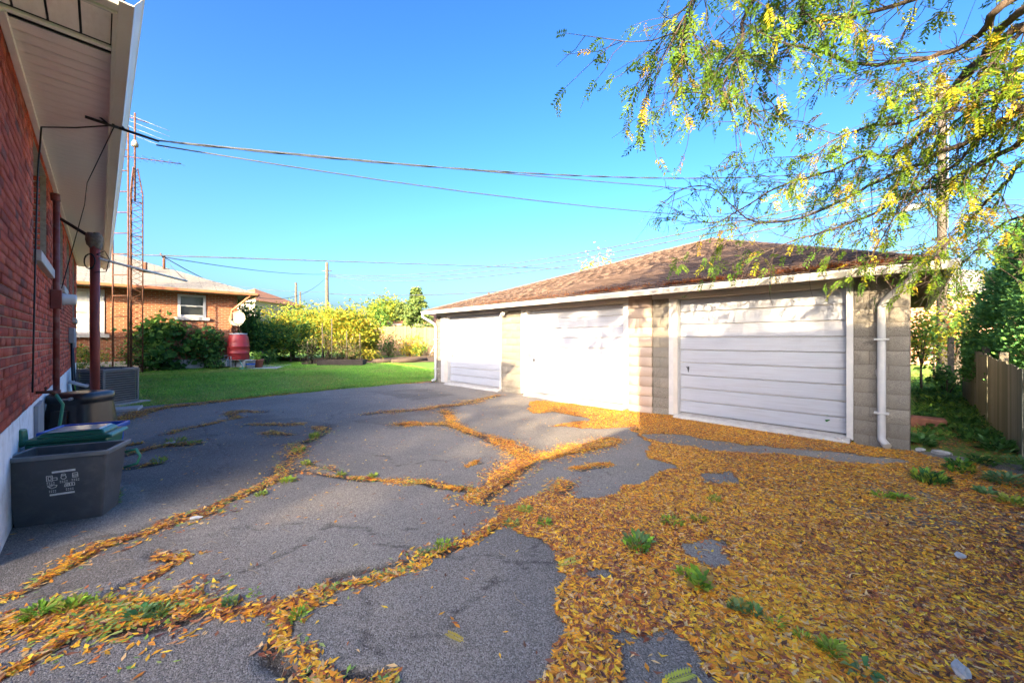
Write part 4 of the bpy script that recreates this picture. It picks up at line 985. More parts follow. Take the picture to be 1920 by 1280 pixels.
# ------------------------------------------------------------------ houses far off
def simple_house(name, u, y, w, d, h, pitch, rot, wallm, roofm, label, wins=(), z=None):
    p = base(u, y)
    if z is not None: p.z = z
    o = empty(name, p, rot, label, 'house')
    MB().box(-w/2, w/2, -d/2, d/2, -.5, h).build('wall', wallm, o)
    ov = .45; r = MB(); e0 = h+.001; rh = h+pitch*(d/2+ov); a = max(w/2+ov-(d/2+ov), 0)
    r.add([(-w/2-ov,-d/2-ov,e0),(w/2+ov,-d/2-ov,e0),(w/2+ov,d/2+ov,e0),(-w/2-ov,d/2+ov,e0),(-a,0,rh),(a,0,rh)], [(0,1,5,4),(1,2,5),(2,3,4,5),(3,0,4),(3,2,1,0)])
    r.build('roof', roofm, o)
    MB().box(-w/2-ov-.06, w/2+ov+.06, -d/2-ov-.06, -d/2-ov+.02, e0-.16, e0+.02).build('gutter', MT['cream'], o)
    for (x, z0, ww, hh2) in wins:
        k = MB(); y0 = -d/2-.04
        for a_, b_, c_, d_ in ((x, x+ww, z0, z0+.08), (x, x+ww, z0+hh2-.08, z0+hh2), (x, x+.08, z0+.08, z0+hh2-.08), (x+ww-.08, x+ww, z0+.08, z0+hh2-.08), (x+ww/2-.03, x+ww/2+.03, z0+.08, z0+hh2-.08)): k.box(a_, b_, y0, y0+.05, c_, d_)
        f = k.build('window', MT['white'], o); MB().box(x+.08, x+ww-.08, y0+.02, y0+.03, z0+.08, z0+hh2-.08).build('pane', MT['glass'], f)
    return o
simple_house('cream_house', 478, 46, 6.6, 8, 5.4, .42, -.1, MT['cream'], MT['broof'], 'cream two-storey house with brown roof behind the fruit trees', [(.3,3.7,1.1,1.2),(1.7,3.7,1.1,1.2)])
simple_house('brown_roofed_house', 775, 44, 13, 8, 2.75, .3, .15, MT['cream'], MT['broof'], 'low cream house with wide brown roof just over the board fence', [(1.0,1.5,1.0,.9),(-4,1.5,1.2,.9)])
simple_house('tan_roofed_house', 700, 52, 9, 8, 2.7, .28, 0, MT['cream'], MT['broof'], 'house showing only a tan roof edge behind the fruit trees')
rbk = brick_mat('distant_red_brick', (.42,.16,.09), (.34,.12,.07), (.42,.34,.27), .22, .075)
simple_house('red_brick_house', 1778, 24, 9, 8, 4.0, .4, -.75, rbk, MT['nroof'], 'red brick house glimpsed between the garage corner and the utility pole', [(-3.4,.9,1.4,.55),(-1.2,.5,1.2,.5),(-3.2,2.2,1.2,1.1)])
# ------------------------------------------------------------------ foliage tools
def unit(a): return a/np.maximum(np.linalg.norm(a, axis=-1, keepdims=True), 1e-9)
def leaf_quads(P, size, asp=.5, down=.3, flat=0.0):
    """one folded leaf per point, random way round; returns V, F"""
    n = len(P); d = unit(rng.normal(size=(n,3))*np.array([1,1,.6])-np.array([0,0,down])); s0 = rng.normal(size=(n,3)); s0[:,2] *= (1-flat)
    s = unit(np.cross(d, s0)); nm = np.cross(d, s); L = (np.asarray(size)*rng.uniform(.65,1.3,n))[:,None]; w = L*asp*.5
    V = np.stack([P, P+d*L*.5+s*w+nm*w*.3, P+d*L, P+d*L*.5-s*w+nm*w*.3], 1).reshape(-1,3)
    i = np.arange(n)[:,None]*4
    return V, np.concatenate([i+np.array([0,1,2]), i+np.array([0,2,3])])
def pick_cols(n, pal, jit=.12):
    pal = np.array(pal); c = pal[rng.integers(0, len(pal), n)]*rng.uniform(1-jit, 1+jit, (n,1)); return c
def crown_pts(c, r, n, nclump, spread=.22, shell=.55):
    """points in clumps through an uneven ellipsoid"""
    c, r = np.array(c), np.array(r); u = unit(rng.normal(size=(nclump,3))); q = rng.uniform(shell, 1, (nclump,1))*rng.uniform(.75,1.12,(nclump,1))
    cl = u*q; k = rng.integers(0, nclump, n); p = cl[k]+rng.normal(size=(n,3))*spread
    return c+p*r, k
def bush(name, label, cat, loc, r, h, n, leaf, pal, stems=5, group=None, nclump=None, asp=.55, lift=.5, stemr=.02, m='leafy', shell=.45, down=.2, spread=.2, trunk=None, base_z=None):
    loc = Vector(loc); o = empty(name, loc, 0, label, cat, group)
    nclump = nclump or max(10, n//90)
    P, k = crown_pts((0,0,h*lift), (r, r, h*(1-lift)), n, nclump, spread, shell)
    P = P[P[:,2] > .03]; k = k[:len(P)]
    V, Fc = leaf_quads(P, leaf, asp, down); tone = rng.uniform(.75,1.25,(nclump,1))
    cols = pick_cols(len(P), pal)*tone[rng.integers(0,nclump,len(P))]
    oc = link('crown', np_mesh('crown', V, Fc, np.repeat(cols,4,0)), MT[m], o); oc['kind'] = 'stuff'
    if trunk:
        MB().tube([(0,0,-.1),(.05*trunk,.02,h*lift*.4),(0,.06*trunk,h*lift*.9),(.03,0,h*.75)], [trunk, trunk*.85, trunk*.6, trunk*.2], 8).build('trunk', MT['bark'], o)
    for i in range(stems):
        a = 2*math.pi*i/max(stems,1)+random.random(); e = Vector((math.cos(a)*r*.6, math.sin(a)*r*.6, h*random.uniform(.55,.9)))
        s0 = Vector((0,0,h*lift*.5 if trunk else -.05)); rr = trunk*.45 if trunk else stemr
        MB().tube([s0, s0.lerp(e,.5)+Vector((0,0,.1*h)), e], [rr, rr*.7, rr*.3], 6).build('stem', MT['bark'], o)
    return o
DG = [(.05,.14,.035),(.075,.19,.045),(.10,.23,.055),(.04,.105,.035)]
MG = [(.12,.24,.045),(.09,.19,.04),(.17,.29,.05),(.075,.15,.04)]
YG = [(.34,.36,.04),(.26,.31,.035),(.40,.36,.04),(.18,.25,.035),(.44,.34,.04)]
YO = [(.48,.34,.04),(.42,.33,.04),(.52,.26,.04),(.30,.28,.04)]
# shrubs against the neighbour's wall
bush('fig_shrub', 'big dark green broad-leaved shrub under the neighbour window', 'shrub', base(318,15.2), 1.25, 2.15, 2600, .24, DG+MG[:2], 6, nclump=60, asp=.75, lift=.48, spread=.16)
bush('fig_shrub', 'smaller dark shrub between the neighbour window and the red barrel', 'shrub', base(386,15.7), .75, 1.75, 1600, .13, DG, 5, nclump=34, asp=.6, lift=.48, spread=.17)
bush('overgrown_shrub', 'low tangle of dark leaves at the foot of the antenna tower', 'shrub', base(268,14.2), .62, 1.25, 1100, .10, DG+[(.10,.09,.04)], 6, nclump=24, asp=.3, lift=.45)
bush('fern_bush', 'light green feathery bush against the neighbour wall behind the red pole', 'shrub', base(148,12.6), .75, 1.1, 1400, .12, MG+YG[:1], 5, nclump=26, asp=.28, lift=.45)
bush('potted_plant', 'bright green plant growing in the pink flower pot', 'plant', base(485,15.9)+Vector((0,0,.33)), .28, .42, 260, .10, [(.12,.26,.03),(.18,.32,.04)], 4, nclump=10, lift=.4)
bush('low_weed_bush', 'low dark weeds growing beside the gas meter', 'weed', base(408,15.4), .38, .45, 300, .10, DG, 3, nclump=8)
bush('low_weed_bush', 'low green weeds at the house corner beyond the flower pot', 'weed', base(500,17.8), .45, .8, 400, .11, DG+MG, 3, nclump=10)
# garden trees and bushes at the back
back = [
 ('fruit_tree','small dark bushy tree directly behind the dish and barrel',461,18.4,.72,3.25,2200,.14,MG+DG,.05),
 ('fruit_tree','shaded green fruit tree right behind the red barrel',484,20.6,1.35,2.7,2600,.15,MG+DG[:2]+YG[:1],.07),
 ('fruit_tree','broad fruit tree with orange-tipped yellow leaves under the far pole',550,23.5,2.35,3.9,5200,.15,MG+YG+YO[:2],.10),
 ('fruit_tree','fruit tree with bare pale trunk in the shade of the garden',545,20.6,1.5,2.4,2000,.15,MG+DG[:1]+YG[:1],.06),
 ('fruit_tree','tall yellow-green fruit tree, the largest beside the board fence',650,21.5,1.75,3.5,6000,.15,YG+YG+YO[:1]+MG[:1],.09),
 ('fruit_tree','yellow-green fruit tree touching the shaded one, behind the trellis',605,22.8,1.7,3.5,3600,.15,YG+MG[:2],.08),
 ('fruit_tree','yellowing fruit tree lit by sun at the end of the board fence',694,24.0,.85,2.6,1500,.15,YG,.07)]
for nm, lb, u, y, r, h, n, lf, pal, tr in back:
    bush(nm, lb, 'tree', base(u,y), r, h*.86, int(n*1.5), lf*1.25, pal, 5, 'fruit trees in the garden', nclump=max(30,n//60), lift=.56, trunk=tr, shell=.4, asp=.42, spread=.17)
bush('berry_bush', 'bright yellow bush at the foot of the board fence', 'shrub', base(770,25.0), .85, 1.35, 1100, .13, YO+YG, 5, nclump=20)
bush('berry_bush', 'dark thin bush climbing on the board fence', 'shrub', base(728,26.2), .75, 1.8, 700, .13, MG+[(.14,.09,.05)], 6, nclump=16, spread=.25)
bush('berry_bush', 'low yellow-green bush between the yellow bush and the ladder', 'shrub', base(788,24.0), .5, .9, 500, .12, YG+MG, 4, nclump=12)
bush('berry_bush', 'small yellow plants at the front edge of the sunny garden bed', 'shrub', base(690,20.5), .8, .8, 700, .12, YG+[(.25,.20,.06)], 4, nclump=14)
bush('berry_bush', 'sunlit yellow bush in the shade edge under the bare-trunked tree', 'shrub', base(510,22.0), .8, 1.2, 800, .13, YG+YO, 4, nclump=16)
for q, (u, y, r, h) in enumerate(((585,18.6,.42,1.5),(612,18.9,.35,1.7),(635,19.2,.5,1.25),(660,19.4,.45,1.3))):
    bush('tomato_plant', ['tall dying vegetable plant at the near corner of the garden bed','dying vegetable plant tied to the tallest stake','bushy dying vegetable plant in the middle of the bed','dying vegetable plant nearest the planter box'][q], 'plant', base(u,y), r, h, 520, .10, [(.14,.13,.05),(.09,.12,.035),(.20,.15,.07),(.06,.09,.03)], 5, 'vegetable plants in the garden bed', nclump=14, spread=.25, lift=.48)
for q, (u, y, h) in enumerate(((578,18.4,1.1),(605,18.7,2.0),(622,18.8,2.2),(650,19,1.6),(676,19.6,1.5))):
    p = base(u,y); o = MB().tube([(0,0,-.1),(random.uniform(-.1,.1),0,h)], .022, 6).build('garden_stake', MT['pole']); o.location = p
    tag(o, ['short wooden stake at the lawn corner of the bed','wooden stake leaning over the near plants','tallest wooden stake in the vegetable bed','stake standing behind the bushy plant','stake at the far end of the vegetable bed'][q], 'stake', 'stakes in the garden bed')
p = base(642, 17.9); pl = empty('planter_box', p, .1, 'low dark wooden planter box at the edge of the lawn', 'planter box')
for a in ((-1.0,1.0,-.35,-.31,0,.24),(-1.0,1.0,.31,.35,0,.24),(-1.0,-.96,-.309,.309,0,.24),(.96,1.0,-.309,.309,0,.24)): MB().box(*a).build('board', mat('dark_board', (.055,.042,.034), var=.3) , pl)
MB().box(-.95,.95,-.3,.3,-.05,.17).build('soil', MT['soil'], pl)
k = MB(); P_ = []
for i in range(40):
    for j in range(14):
        t, s_ = i/39, j/13; u = 565+250*t; y = 18.3+5.5*s_+1.5*t
        x = (u-960)/720*y; P_.append((x, y, tz(x,y)+.02+.16*float(vnoise(x,y,1.3))*min(1, 4*s_, 4*(1-s_), 6*t+.2)))
k.add(P_, [(i*14+j,(i+1)*14+j,(i+1)*14+j+1,i*14+j+1) for i in range(39) for j in range(13)], True)
tag(k.build('garden_bed', MT['soil']), kind='structure', label='brown soil bed of the back garden')
for q, (u0,y0,u1,y1) in enumerate(((700,18.7,745,19.6),(735,18.9,800,20.3),(520,21.5,575,21.0))):
    a, b = base(u0,y0), base(u1,y1); o = MB().tube([a+Vector((0,0,.10)), b+Vector((0,0,.10))], .11, 10).build('log', MT['bark']); tag(o, ['dark log edging the bed beside the planter box','longer dark log edging the sunny part of the bed','dark log lying under the shaded fruit trees'][q], 'log')
# trees beyond
def conifer(label, p, h, r, n, pal, lf=.3, seed=0):
    o = empty('spruce_tree', p, 0, label, 'tree'); V = []; 
    MB().tube([(0,0,-.2),(0,0,h*.97)], [r*.09, .03], 8).build('trunk', MT['bark'], o)
    P = []; nt = int(h/.42)
    for i in range(nt):
        z = h*(.10+.88*i/nt); rr = r*(1-(z/h))**.85*random.uniform(.75,1.15)+.12
        for b in range(7):
            a = random.random()*6.283; L = rr*random.uniform(.6,1.1)
            m_ = int(n/nt/7); t = rng.uniform(.15,1,m_); w = (1-t)*.25+.06
            P.append(np.stack([math.cos(a)*L*t+rng.normal(size=m_)*w*.7, math.sin(a)*L*t+rng.normal(size=m_)*w*.7, z-.22*L*t+.10*L*t*t+rng.normal(size=m_)*.07], -1))
    P = np.concatenate(P); V, Fc = leaf_quads(P, lf, .35, .5); c = pick_cols(len(P), pal, .25)
    oc = link('crown', np_mesh('crown', V, Fc, np.repeat(c,4,0)), MT['needle'], o); oc['kind'] = 'stuff'
SG = [(.10,.16,.05),(.13,.19,.05),(.08,.13,.045),(.17,.21,.05)]
conifer('taller spruce tree with open branches above the garage eaves', base(781,40), 6.9, 2.9, 11000, SG, .34)
conifer('narrow spruce tree squeezed next to the taller spruce', base(752,41), 5.5, 1.7, 5200, SG, .32)
bush('leafy_tree', 'pale green round tree beside the two spruces', 'tree', base(726,42), 2.3, 6.1, 5200, .34, YG[:2]+[(.16,.24,.05),(.13,.20,.045)], 5, nclump=60, lift=.58, trunk=.14)
bush('leafy_tree', 'small green treetop left of the pale round tree', 'tree', base(713,38), 1.0, 4.6, 1200, .25, MG+YG[:1], 3, nclump=24, lift=.6, trunk=.1)
bush('leafy_tree', 'yellow treetop showing over the garage roof', 'tree', base(1128,27), 1.5, 6.9, 1500, .2, YO+YG, 6, nclump=30, lift=.75, trunk=.12, spread=.25)
# saplings behind the garage, on the right
rb_ = [('sapling','yellow-green maple sapling just behind the garage corner',1728,11.0,.62,2.35,900,.13,YG+MG,.03),
 ('sapling','maple sapling with reddening leaves over the fence end',1790,11.6,.6,2.6,800,.13,YG+MG+[(.30,.10,.04)],.04),
 ('sapling','tall thin-leaved sapling between pole and cedar',1803,13.8,.7,4.4,600,.12,MG+YG[:2],.05),
 ('sapling','green bushy sapling right against the utility pole',1752,13.5,.8,2.9,900,.13,MG+YG[:2],.04)]
for nm, lb, u, y, r, h, n, lf, pal, tr in rb_: bush(nm, lb, 'tree', base(u,y), r, h, n, lf, pal, 5, None, nclump=max(20,n//50), lift=.6, trunk=tr, shell=.3, spread=.24)
bush('ivy_bush', 'dark ivy bush at the foot of the utility pole', 'shrub', base(1775,10.1), .5, .75, 700, .085, DG+MG, 4, nclump=16, asp=.8)
# cedar hedge
def cedar(label, p, r, h, n):
    o = empty('cedar', p, 0, label, 'hedge', 'cedars behind the picket fence'); 
    MB().tube([(0,0,-.1),(0,0,h*.85)], [.09,.02], 8).build('trunk', MT['bark'], o)
    ncl = 420; u = unit(rng.normal(size=(ncl,3))); u[:,2] = rng.uniform(-1,1,ncl); zz = (u[:,2]+1)/2
    prof = r*(1-.55*zz**2.2)*(.35+.65*smooth(-.02,.18,zz)); ang = rng.uniform(0,2*np.pi,ncl); q = rng.uniform(.72,1.06,ncl)
    cl = np.stack([np.cos(ang)*prof*q, np.sin(ang)*prof*q, .25+zz*(h-.25)], -1); out = np.stack([np.cos(ang), np.sin(ang), .55+0*ang], -1)
    k = rng.integers(0,ncl,n); P = cl[k]+rng.normal(size=(n,3))*np.array([.085,.085,.10])
    d = unit(out[k]+rng.normal(size=(n,3))*.45); s = unit(np.cross(d, rng.normal(size=(n,3)))); L = rng.uniform(.04,.085,n)[:,None]; w = L*.30
    V = np.stack([P, P+d*L*.55+s*w, P+d*L, P+d*L*.55-s*w], 1).reshape(-1,3); i = np.arange(n)[:,None]*4; Fc = np.concatenate([i+np.array([0,1,2]), i+np.array([0,2,3])])
    tone = rng.uniform(.7,1.3,(ncl,1)); c = pick_cols(n, [(.085,.23,.07),(.11,.28,.08),(.06,.17,.06),(.15,.32,.07)])*tone[k]
    oc = link('crown', np_mesh('crown', V, Fc, np.repeat(c,4,0)), MT['needle'], o); oc['kind'] = 'stuff'
fo = lambda s_, off: f0+fd*s_+fnv*off
cedar('rounded dense cedar behind the far half of the picket fence', fo(6.9,1.15), 1.25, 3.7, 70000)
cedar('second cedar behind the near pickets at the picture edge', fo(4.9,1.3), 1.1, 3.7, 40000)
cedar('cedar outside the picture edge behind the fence', fo(2.6,1.4), 1.1, 3.6, 9000)

# ------------------------------------------------------------------ honey locust overhead
tree = empty('honey_locust', (4.35,1.35,0), 0, 'honey locust with arching bare twigs and yellow-green leaflets overhanging the garage', 'tree')
TO = Vector((4.35,1.35,0)); TO.z = 0
def T_(u, v, y): return D(u, v, y)-TO
limbs = []   # (points, r0, r1, leafiness 0..1, yellow 0..1)
crotch = Vector((0,0,3.4)); top = Vector((.1,.25,4.6))
MB().tube([(0,0,-.1),(.03,.02,.4),(.05,0,1.5),(0,.02,2.6),crotch,top], [.26,.20,.165,.15,.14,.11], 14).build('trunk', MT['bark'], tree)
def L_(start, pts, r0, r1, leaf, yel): limbs.append(([start]+[T_(*p) for p in pts], r0, r1, leaf, yel))
L_(top, [(1990,-60,3.1),(1872,15,3.3),(1852,55,3.5),(1790,95,3.7),(1725,112,3.8),(1660,121,3.9),(1595,117,4.0),(1535,97,4.0),(1480,84,4.0),(1430,104,4.0),(1360,107,4.0),(1290,112,4.0)], .045, .004, .30, .25)
L_(top, [(2010,0,3.2),(1900,60,3.5),(1800,152,3.9),(1757,205,4.2),(1735,245,4.4),(1672,293,4.6),(1625,290,4.8),(1560,320,5.0),(1470,345,5.2),(1400,385,5.3),(1340,418,5.3),(1290,408,5.3)], .05, .005, .55, .35)
L_(crotch, [(2050,120,3.4),(1930,190,3.8),(1840,255,4.2),(1760,290,4.5),(1670,330,4.9),(1600,362,5.1),(1540,395,5.2),(1470,415,5.3),(1400,410,5.4),(1330,350,5.5),(1255,362,5.6)], .05, .004, .25, .15)
L_(crotch, [(2050,150,3.3),(1900,270,4.0),(1800,330,4.4),(1700,365,4.7),(1640,400,4.8),(1560,430,5.0),(1490,450,5.0),(1440,470,5.0),(1410,480,5.0)], .045, .004, .30, .35)
L_(top, [(1900,-160,3.1),(1700,-120,3.3),(1560,-70,3.4),(1440,-20,3.5),(1395,30,3.5),(1390,90,3.5),(1365,140,3.5),(1350,180,3.5)], .055, .004, .6, .2)
L_(top, [(1860,-190,2.9),(1600,-160,3.1),(1400,-90,3.2),(1310,-20,3.2),(1290,20,3.2),(1265,65,3.2)], .05, .004, .6, .25)
L_(top, [(1980,-20,3.0),(1890,40,3.4),(1840,110,3.7),(1780,180,3.9),(1700,230,4.1),(1620,240,4.3),(1560,265,4.4),(1500,300,4.5)], .05, .004, .9, .65)
L_(crotch, [(2060,90,3.1),(1925,110,3.3),(1880,170,3.5),(1850,240,3.8),(1800,300,4.0),(1740,340,4.2),(1690,400,4.4),(1640,440,4.5)], .045, .004, .5, .3)
L_(crotch, [(2100,300,3.6),(1930,215,3.4),(1880,165,3.5),(1860,130,3.6)], .04, .006, .7, .8)
L_(crotch, [(2100,250,3.6),(1940,290,3.9),(1880,350,4.2),(1830,400,4.5),(1780,450,4.6),(1745,480,4.6)], .04, .004, .4, .3)
L_(crotch, [(2120,360,3.7),(1950,400,4.2),(1880,420,4.6),(1830,470,4.8),(1790,505,4.9)], .035, .004, .2, .3)
L_(crotch, [(2000,160,3.4),(1860,190,4.0),(1790,230,4.6),(1720,330,5.0),(1640,470,5.1),(1620,500,5.1)], .03, .003, .35, .2)
L_(top, [(1960,-100,3.0),(1800,-40,3.3),(1680,10,3.5),(1560,35,3.6),(1480,50,3.6),(1420,60,3.6)], .045, .004, .75, .2)
L_(top, [(1920,-220,2.8),(1750,-190,3.0),(1600,-100,3.2),(1520,-20,3.3),(1500,30,3.3)], .04, .004, .9, .25)
L_(crotch, [(2080,130,3.2),(1960,180,3.5),(1890,250,3.7),(1850,330,3.9),(1815,400,4.0)], .035, .004, .55, .85)
L_(top, [(2000,-30,3.1),(1930,40,3.3),(1880,100,3.4),(1830,160,3.6),(1760,180,3.8),(1680,190,4.0)], .04, .004, .9, .8)
# crown over the drive, above the picture: it throws the dapple on the garage
for pts, lf in (([(.2,-.5,5.6),(-1,-.3,6.2),(-2.6,0,6.1),(-4.2,.2,5.5),(-5.4,.4,4.9)], 1.5), ([(.0,-.8,5.4),(-1.4,-1.2,6.2),(-3.2,-1.6,6.4),(-5.0,-1.9,6.0),(-6.2,-2.2,5.5)], 1.5), ([(.2,.0,5.4),(-1.5,-.2,5.8),(-3.2,-.4,5.4),(-4.6,-.5,4.9),(-5.4,-.4,4.6)], 1.6), ([(.2,.2,5.5),(-1.2,.5,5.7),(-2.6,.6,5.4),(-3.8,.4,5.0)], 1.6), ([(.1,.3,5.2),(-1.4,.3,5.5),(-2.8,.2,5.1),(-4.0,.1,4.6),(-4.7,.3,4.2)], 1.6), ([(.3,.2,5.7),(-.3,1.0,6.1),(-1.2,1.8,5.9),(-2.2,2.3,5.2)], .9),
                ([(.4,-1,5.6),(.4,-2.2,6.1),(.0,-3.4,5.9)], .85), ([(.5,.2,5.8),(1.4,.9,6.2),(2.3,1.8,5.7)], .8), ([(.2,-.2,5.8),(.2,-.2,7.2),(-.4,.4,8.0)], .9), ([(-.2,-.4,5.6),(-1.4,-.8,6.9),(-2.4,-.6,7.4)], .9), ([(.1,.1,5.4),(-.8,.5,6.9),(-1.5,1.2,7.2)], .9)):
    limbs.append(([top]+[Vector(p) for p in pts], .07, .006, lf, .3))
leafB, leafD, leafC, leafS = [], [], [], []
LGc = np.array([(.085,.18,.02),(.12,.23,.025),(.17,.27,.025),(.10,.17,.02)]); LYc = np.array([(.36,.37,.022),(.28,.34,.022),(.42,.37,.025),(.44,.29,.03)])
def seg_sample(pts, t):
    n = len(pts)-1; f = min(t*n, n-1e-6); i = int(f); return pts[i].lerp(pts[i+1], f-i), (pts[i+1]-pts[i]).normalized()
def smoothpath(pts, sub=4):
    out = []; n = len(pts)
    for i in range(n-1):
        p0, p1, p2, p3 = pts[max(i-1,0)], pts[i], pts[i+1], pts[min(i+2,n-1)]
        for j in range(sub):
            t = j/sub; out.append(.5*((2*p1)+(p2-p0)*t+(2*p0-5*p1+4*p2-p3)*t*t+(3*p1-p0-3*p2+p3)*t**3))
    out.append(pts[-1]); return out
twig = MB(); ntw = 0
def rnd(): return Vector((random.gauss(0,1), random.gauss(0,1), random.gauss(0,1)))
def add_leaves(pts, dens, yel, start=.15):
    Ln = sum((b-a).length for a, b in zip(pts, pts[1:])); n = max(1, int(Ln/.072*dens))
    ybias = min(1, max(0, random.gauss(yel*.6, .25)))
    for i in range(n):
        p, d = seg_sample(pts, start+(1-start)*random.random()); dd = (d*.5+rnd()*.55+Vector((0,0,-.55))).normalized()
        leafB.append(p); leafD.append(dd); y = random.random() < ybias
        leafC.append((LYc if y else LGc)[random.randrange(4)]*random.uniform(.8,1.2)); leafS.append(random.uniform(.09,.17))
def grow_twig(p, d, L, r, dens, yel, depth):
    global ntw
    pts = [p]; dd = d.copy(); n = 5
    for i in range(n):
        dd = (dd+rnd()*.16+Vector((0,0,-.06+.05*random.random()))).normalized(); pts.append(pts[-1]+dd*L/n)
    twig.tube(pts, [r+(.0016-r)*i/n for i in range(n+1)], 5 if r < .006 else 6, False); ntw += 1
    if dens > 0: add_leaves(pts, dens, yel)
    if depth > 0:
        for _ in range(random.randint(2,4)):
            q, t = seg_sample(pts, random.uniform(.25,.95)); grow_twig(q, (t+rnd()*.5).normalized(), L*random.uniform(.4,.7), r*.6, dens if random.random() < .8 else 0, yel, depth-1)
for pts, r0, r1, leaf, yel in limbs:
    sp_ = smoothpath(pts, 4); n = len(sp_)
    rs = [r0+(r1-r0)*(i/(n-1))**.6 for i in range(n)]
    MB().tube([p+rnd()*min(.012, rs[i]*.5) for i, p in enumerate(sp_)], rs, 9).build('limb', MT['bark'], tree)
    Ln = sum((b-a).length for a, b in zip(sp_, sp_[1:])); ns = int(Ln*(5.2 if leaf < 1.4 else 1.7))
    for i in range(ns):
        t = .28+.72*(i+random.random())/ns; p, d = seg_sample(sp_, t)
        side = (d*.75+rnd()*.55+Vector((0,0,-.12))).normalized()
        dn_ = leaf*1.15 if random.random() < min(1, leaf+.35) else 0
        grow_twig(p, side, random.uniform(.35,.95), .0055, dn_*(random.uniform(.4,1.05) if leaf < 1.4 else 2.4), yel, 1)
    add_leaves(sp_[int(n*.6):], leaf*.8 if leaf < 1.4 else .2, yel)
to = twig.build('twigs', MT['bark'], tree); to.name = 'twig'; to['kind'] = 'stuff'
B = np.array([tuple(b) for b in leafB]); Dv = unit(np.array([tuple(b) for b in leafD])); Cc = np.array(leafC); Sz = np.array(leafS)
N = len(B); K = 7
sidev = unit(np.cross(Dv, rng.normal(size=(N,3))+np.array([0,0,1.2]))); nrm = np.cross(Dv, sidev)
VV = []; CCc = []
for kk in range(K):
    t = .12+.88*kk/(K-1)
    for sgn in (-1, 1):
        bp = B+Dv*(Sz*t)[:,None]+np.array([0,0,-1])*(Sz*t*t*.25)[:,None]
        ld = unit(Dv*.62+sidev*sgn*.9+nrm*.15+rng.normal(size=(N,3))*.16); Ll = (.022+.20*Sz*(1-.45*abs(t-.5)))[:,None]*rng.uniform(.8,1.2,(N,1))*1.0
        wv = unit(np.cross(ld, nrm+rng.normal(size=(N,3))*.25))*Ll*.19
        VV.append(np.stack([bp, bp+ld*Ll*.5+wv, bp+ld*Ll, bp+ld*Ll*.5-wv], 1)); CCc.append(np.repeat((Cc*rng.uniform(.85,1.15,(N,1)))[:,None], 4, 1))
VV = np.concatenate(VV).reshape(-1,3); CCc = np.concatenate(CCc).reshape(-1,3); i = np.arange(len(VV)//4)[:,None]*4
oc = link('crown', np_mesh('crown', VV, np.concatenate([i+np.array([0,1,2]), i+np.array([0,2,3])]), CCc), MT['leafy'], tree); oc['kind'] = 'stuff'
print('locust leaves', N, 'twigs', ntw)

# ------------------------------------------------------------------ unseen house, wall and trees behind the camera, placed and shaped for their shade
def pl(off, along, z=0): return hpt(off+HOFF, along, z)      # off from the camera along H2, along H1
def house_behind(name, n0, n1, d0, d1, eave, ridge, label, wallm):
    """a house between H2 offsets n0..n1 and H1 offsets d0..d1"""
    o = empty(name, pl(n0, d0), math.atan2(H1.y, H1.x), label, 'house'); Lx, Dy = d1-d0, n1-n0
    # local x along H1, y = -H2
    k = MB().box(.4, Lx-.4, -Dy+.4, -.4, -.2, eave-.05); k.build('wall', wallm, o)
    r = MB(); a = min(Lx, Dy)/2
    if Lx >= Dy: e_, f_ = (a,-Dy/2,ridge), (Lx-a,-Dy/2,ridge); fs = [(0,1,5,4),(1,2,5),(2,3,4,5),(3,0,4)]
    else: e_, f_ = (Lx/2,-a,ridge), (Lx/2,-Dy+a,ridge); fs = [(0,1,4),(1,2,5,4),(2,3,5),(3,0,4,5)]
    r.add([(0,0,eave),(Lx,0,eave),(Lx,-Dy,eave),(0,-Dy,eave),e_,f_]+[(0,0,eave-.12),(Lx,0,eave-.12),(Lx,-Dy,eave-.12),(0,-Dy,eave-.12)], fs+[(0,6,7,1),(1,7,8,2),(2,8,9,3),(3,9,6,0),(6,9,8,7)])
    r.build('roof', MT['roofdark'], o, fix=True)
    for x in (Lx*.25, Lx*.6):
        w = MB().box(x, x+1.2, -Dy+.36, -Dy+.42, 1.6, 2.7).build('window', MT['white'], o); MB().box(x+.08, x+1.12, -Dy+.35, -Dy+.359, 1.68, 2.62).build('pane', MT['glass'], w)
hb = brick_mat('next_house_brick', (.33,.10,.06), (.26,.07,.045), (.28,.23,.19), .215, .075)
nb_ = empty('brick_house', pl(1.2, -15), math.atan2(H1.y, H1.x), 'two-storey brick house with a single-slope roof next door behind the camera', 'house')
Lx, Dy = 13.04, 5.1
MB().hexa(rect(.3,Lx-.02,.3,Dy-.02,-.2), [(.3,.3,4.1),(Lx-.02,.3,4.1),(Lx-.02,Dy-.02,5.85),(.3,Dy-.02,5.85)]).build('wall', hb, nb_)
MB().hexa([(0,0,4.0),(Lx,0,4.0),(Lx,Dy,5.9),(0,Dy,5.9)], [(0,0,4.12),(Lx,0,4.12),(Lx,Dy,6.02),(0,Dy,6.02)]).build('roof', MT['roofdark'], nb_)  # slope shaped so the shadow edge stays level across the garage door
for x in (2.5, 7.5):
    w = MB().box(x, x+1.3, .24, .299, 1.5, 2.7).build('window', MT['white'], nb_); MB().box(x+.08, x+1.22, .23, .239, 1.58, 2.62).build('pane', MT['glass'], w)
w = MB().box(Lx-.019, Lx+.03, 1.5, 2.5, 1.3, 2.5).build('window', MT['white'], nb_); MB().box(Lx+.031, Lx+.04, 1.58, 2.42, 1.38, 2.42).build('pane', MT['glass'], w)
pw = empty('shade_wall', pl(-2.1, -1.95), math.atan2(H1.y, H1.x), 'plain brick wall added behind the camera to shade the near drive', 'wall')
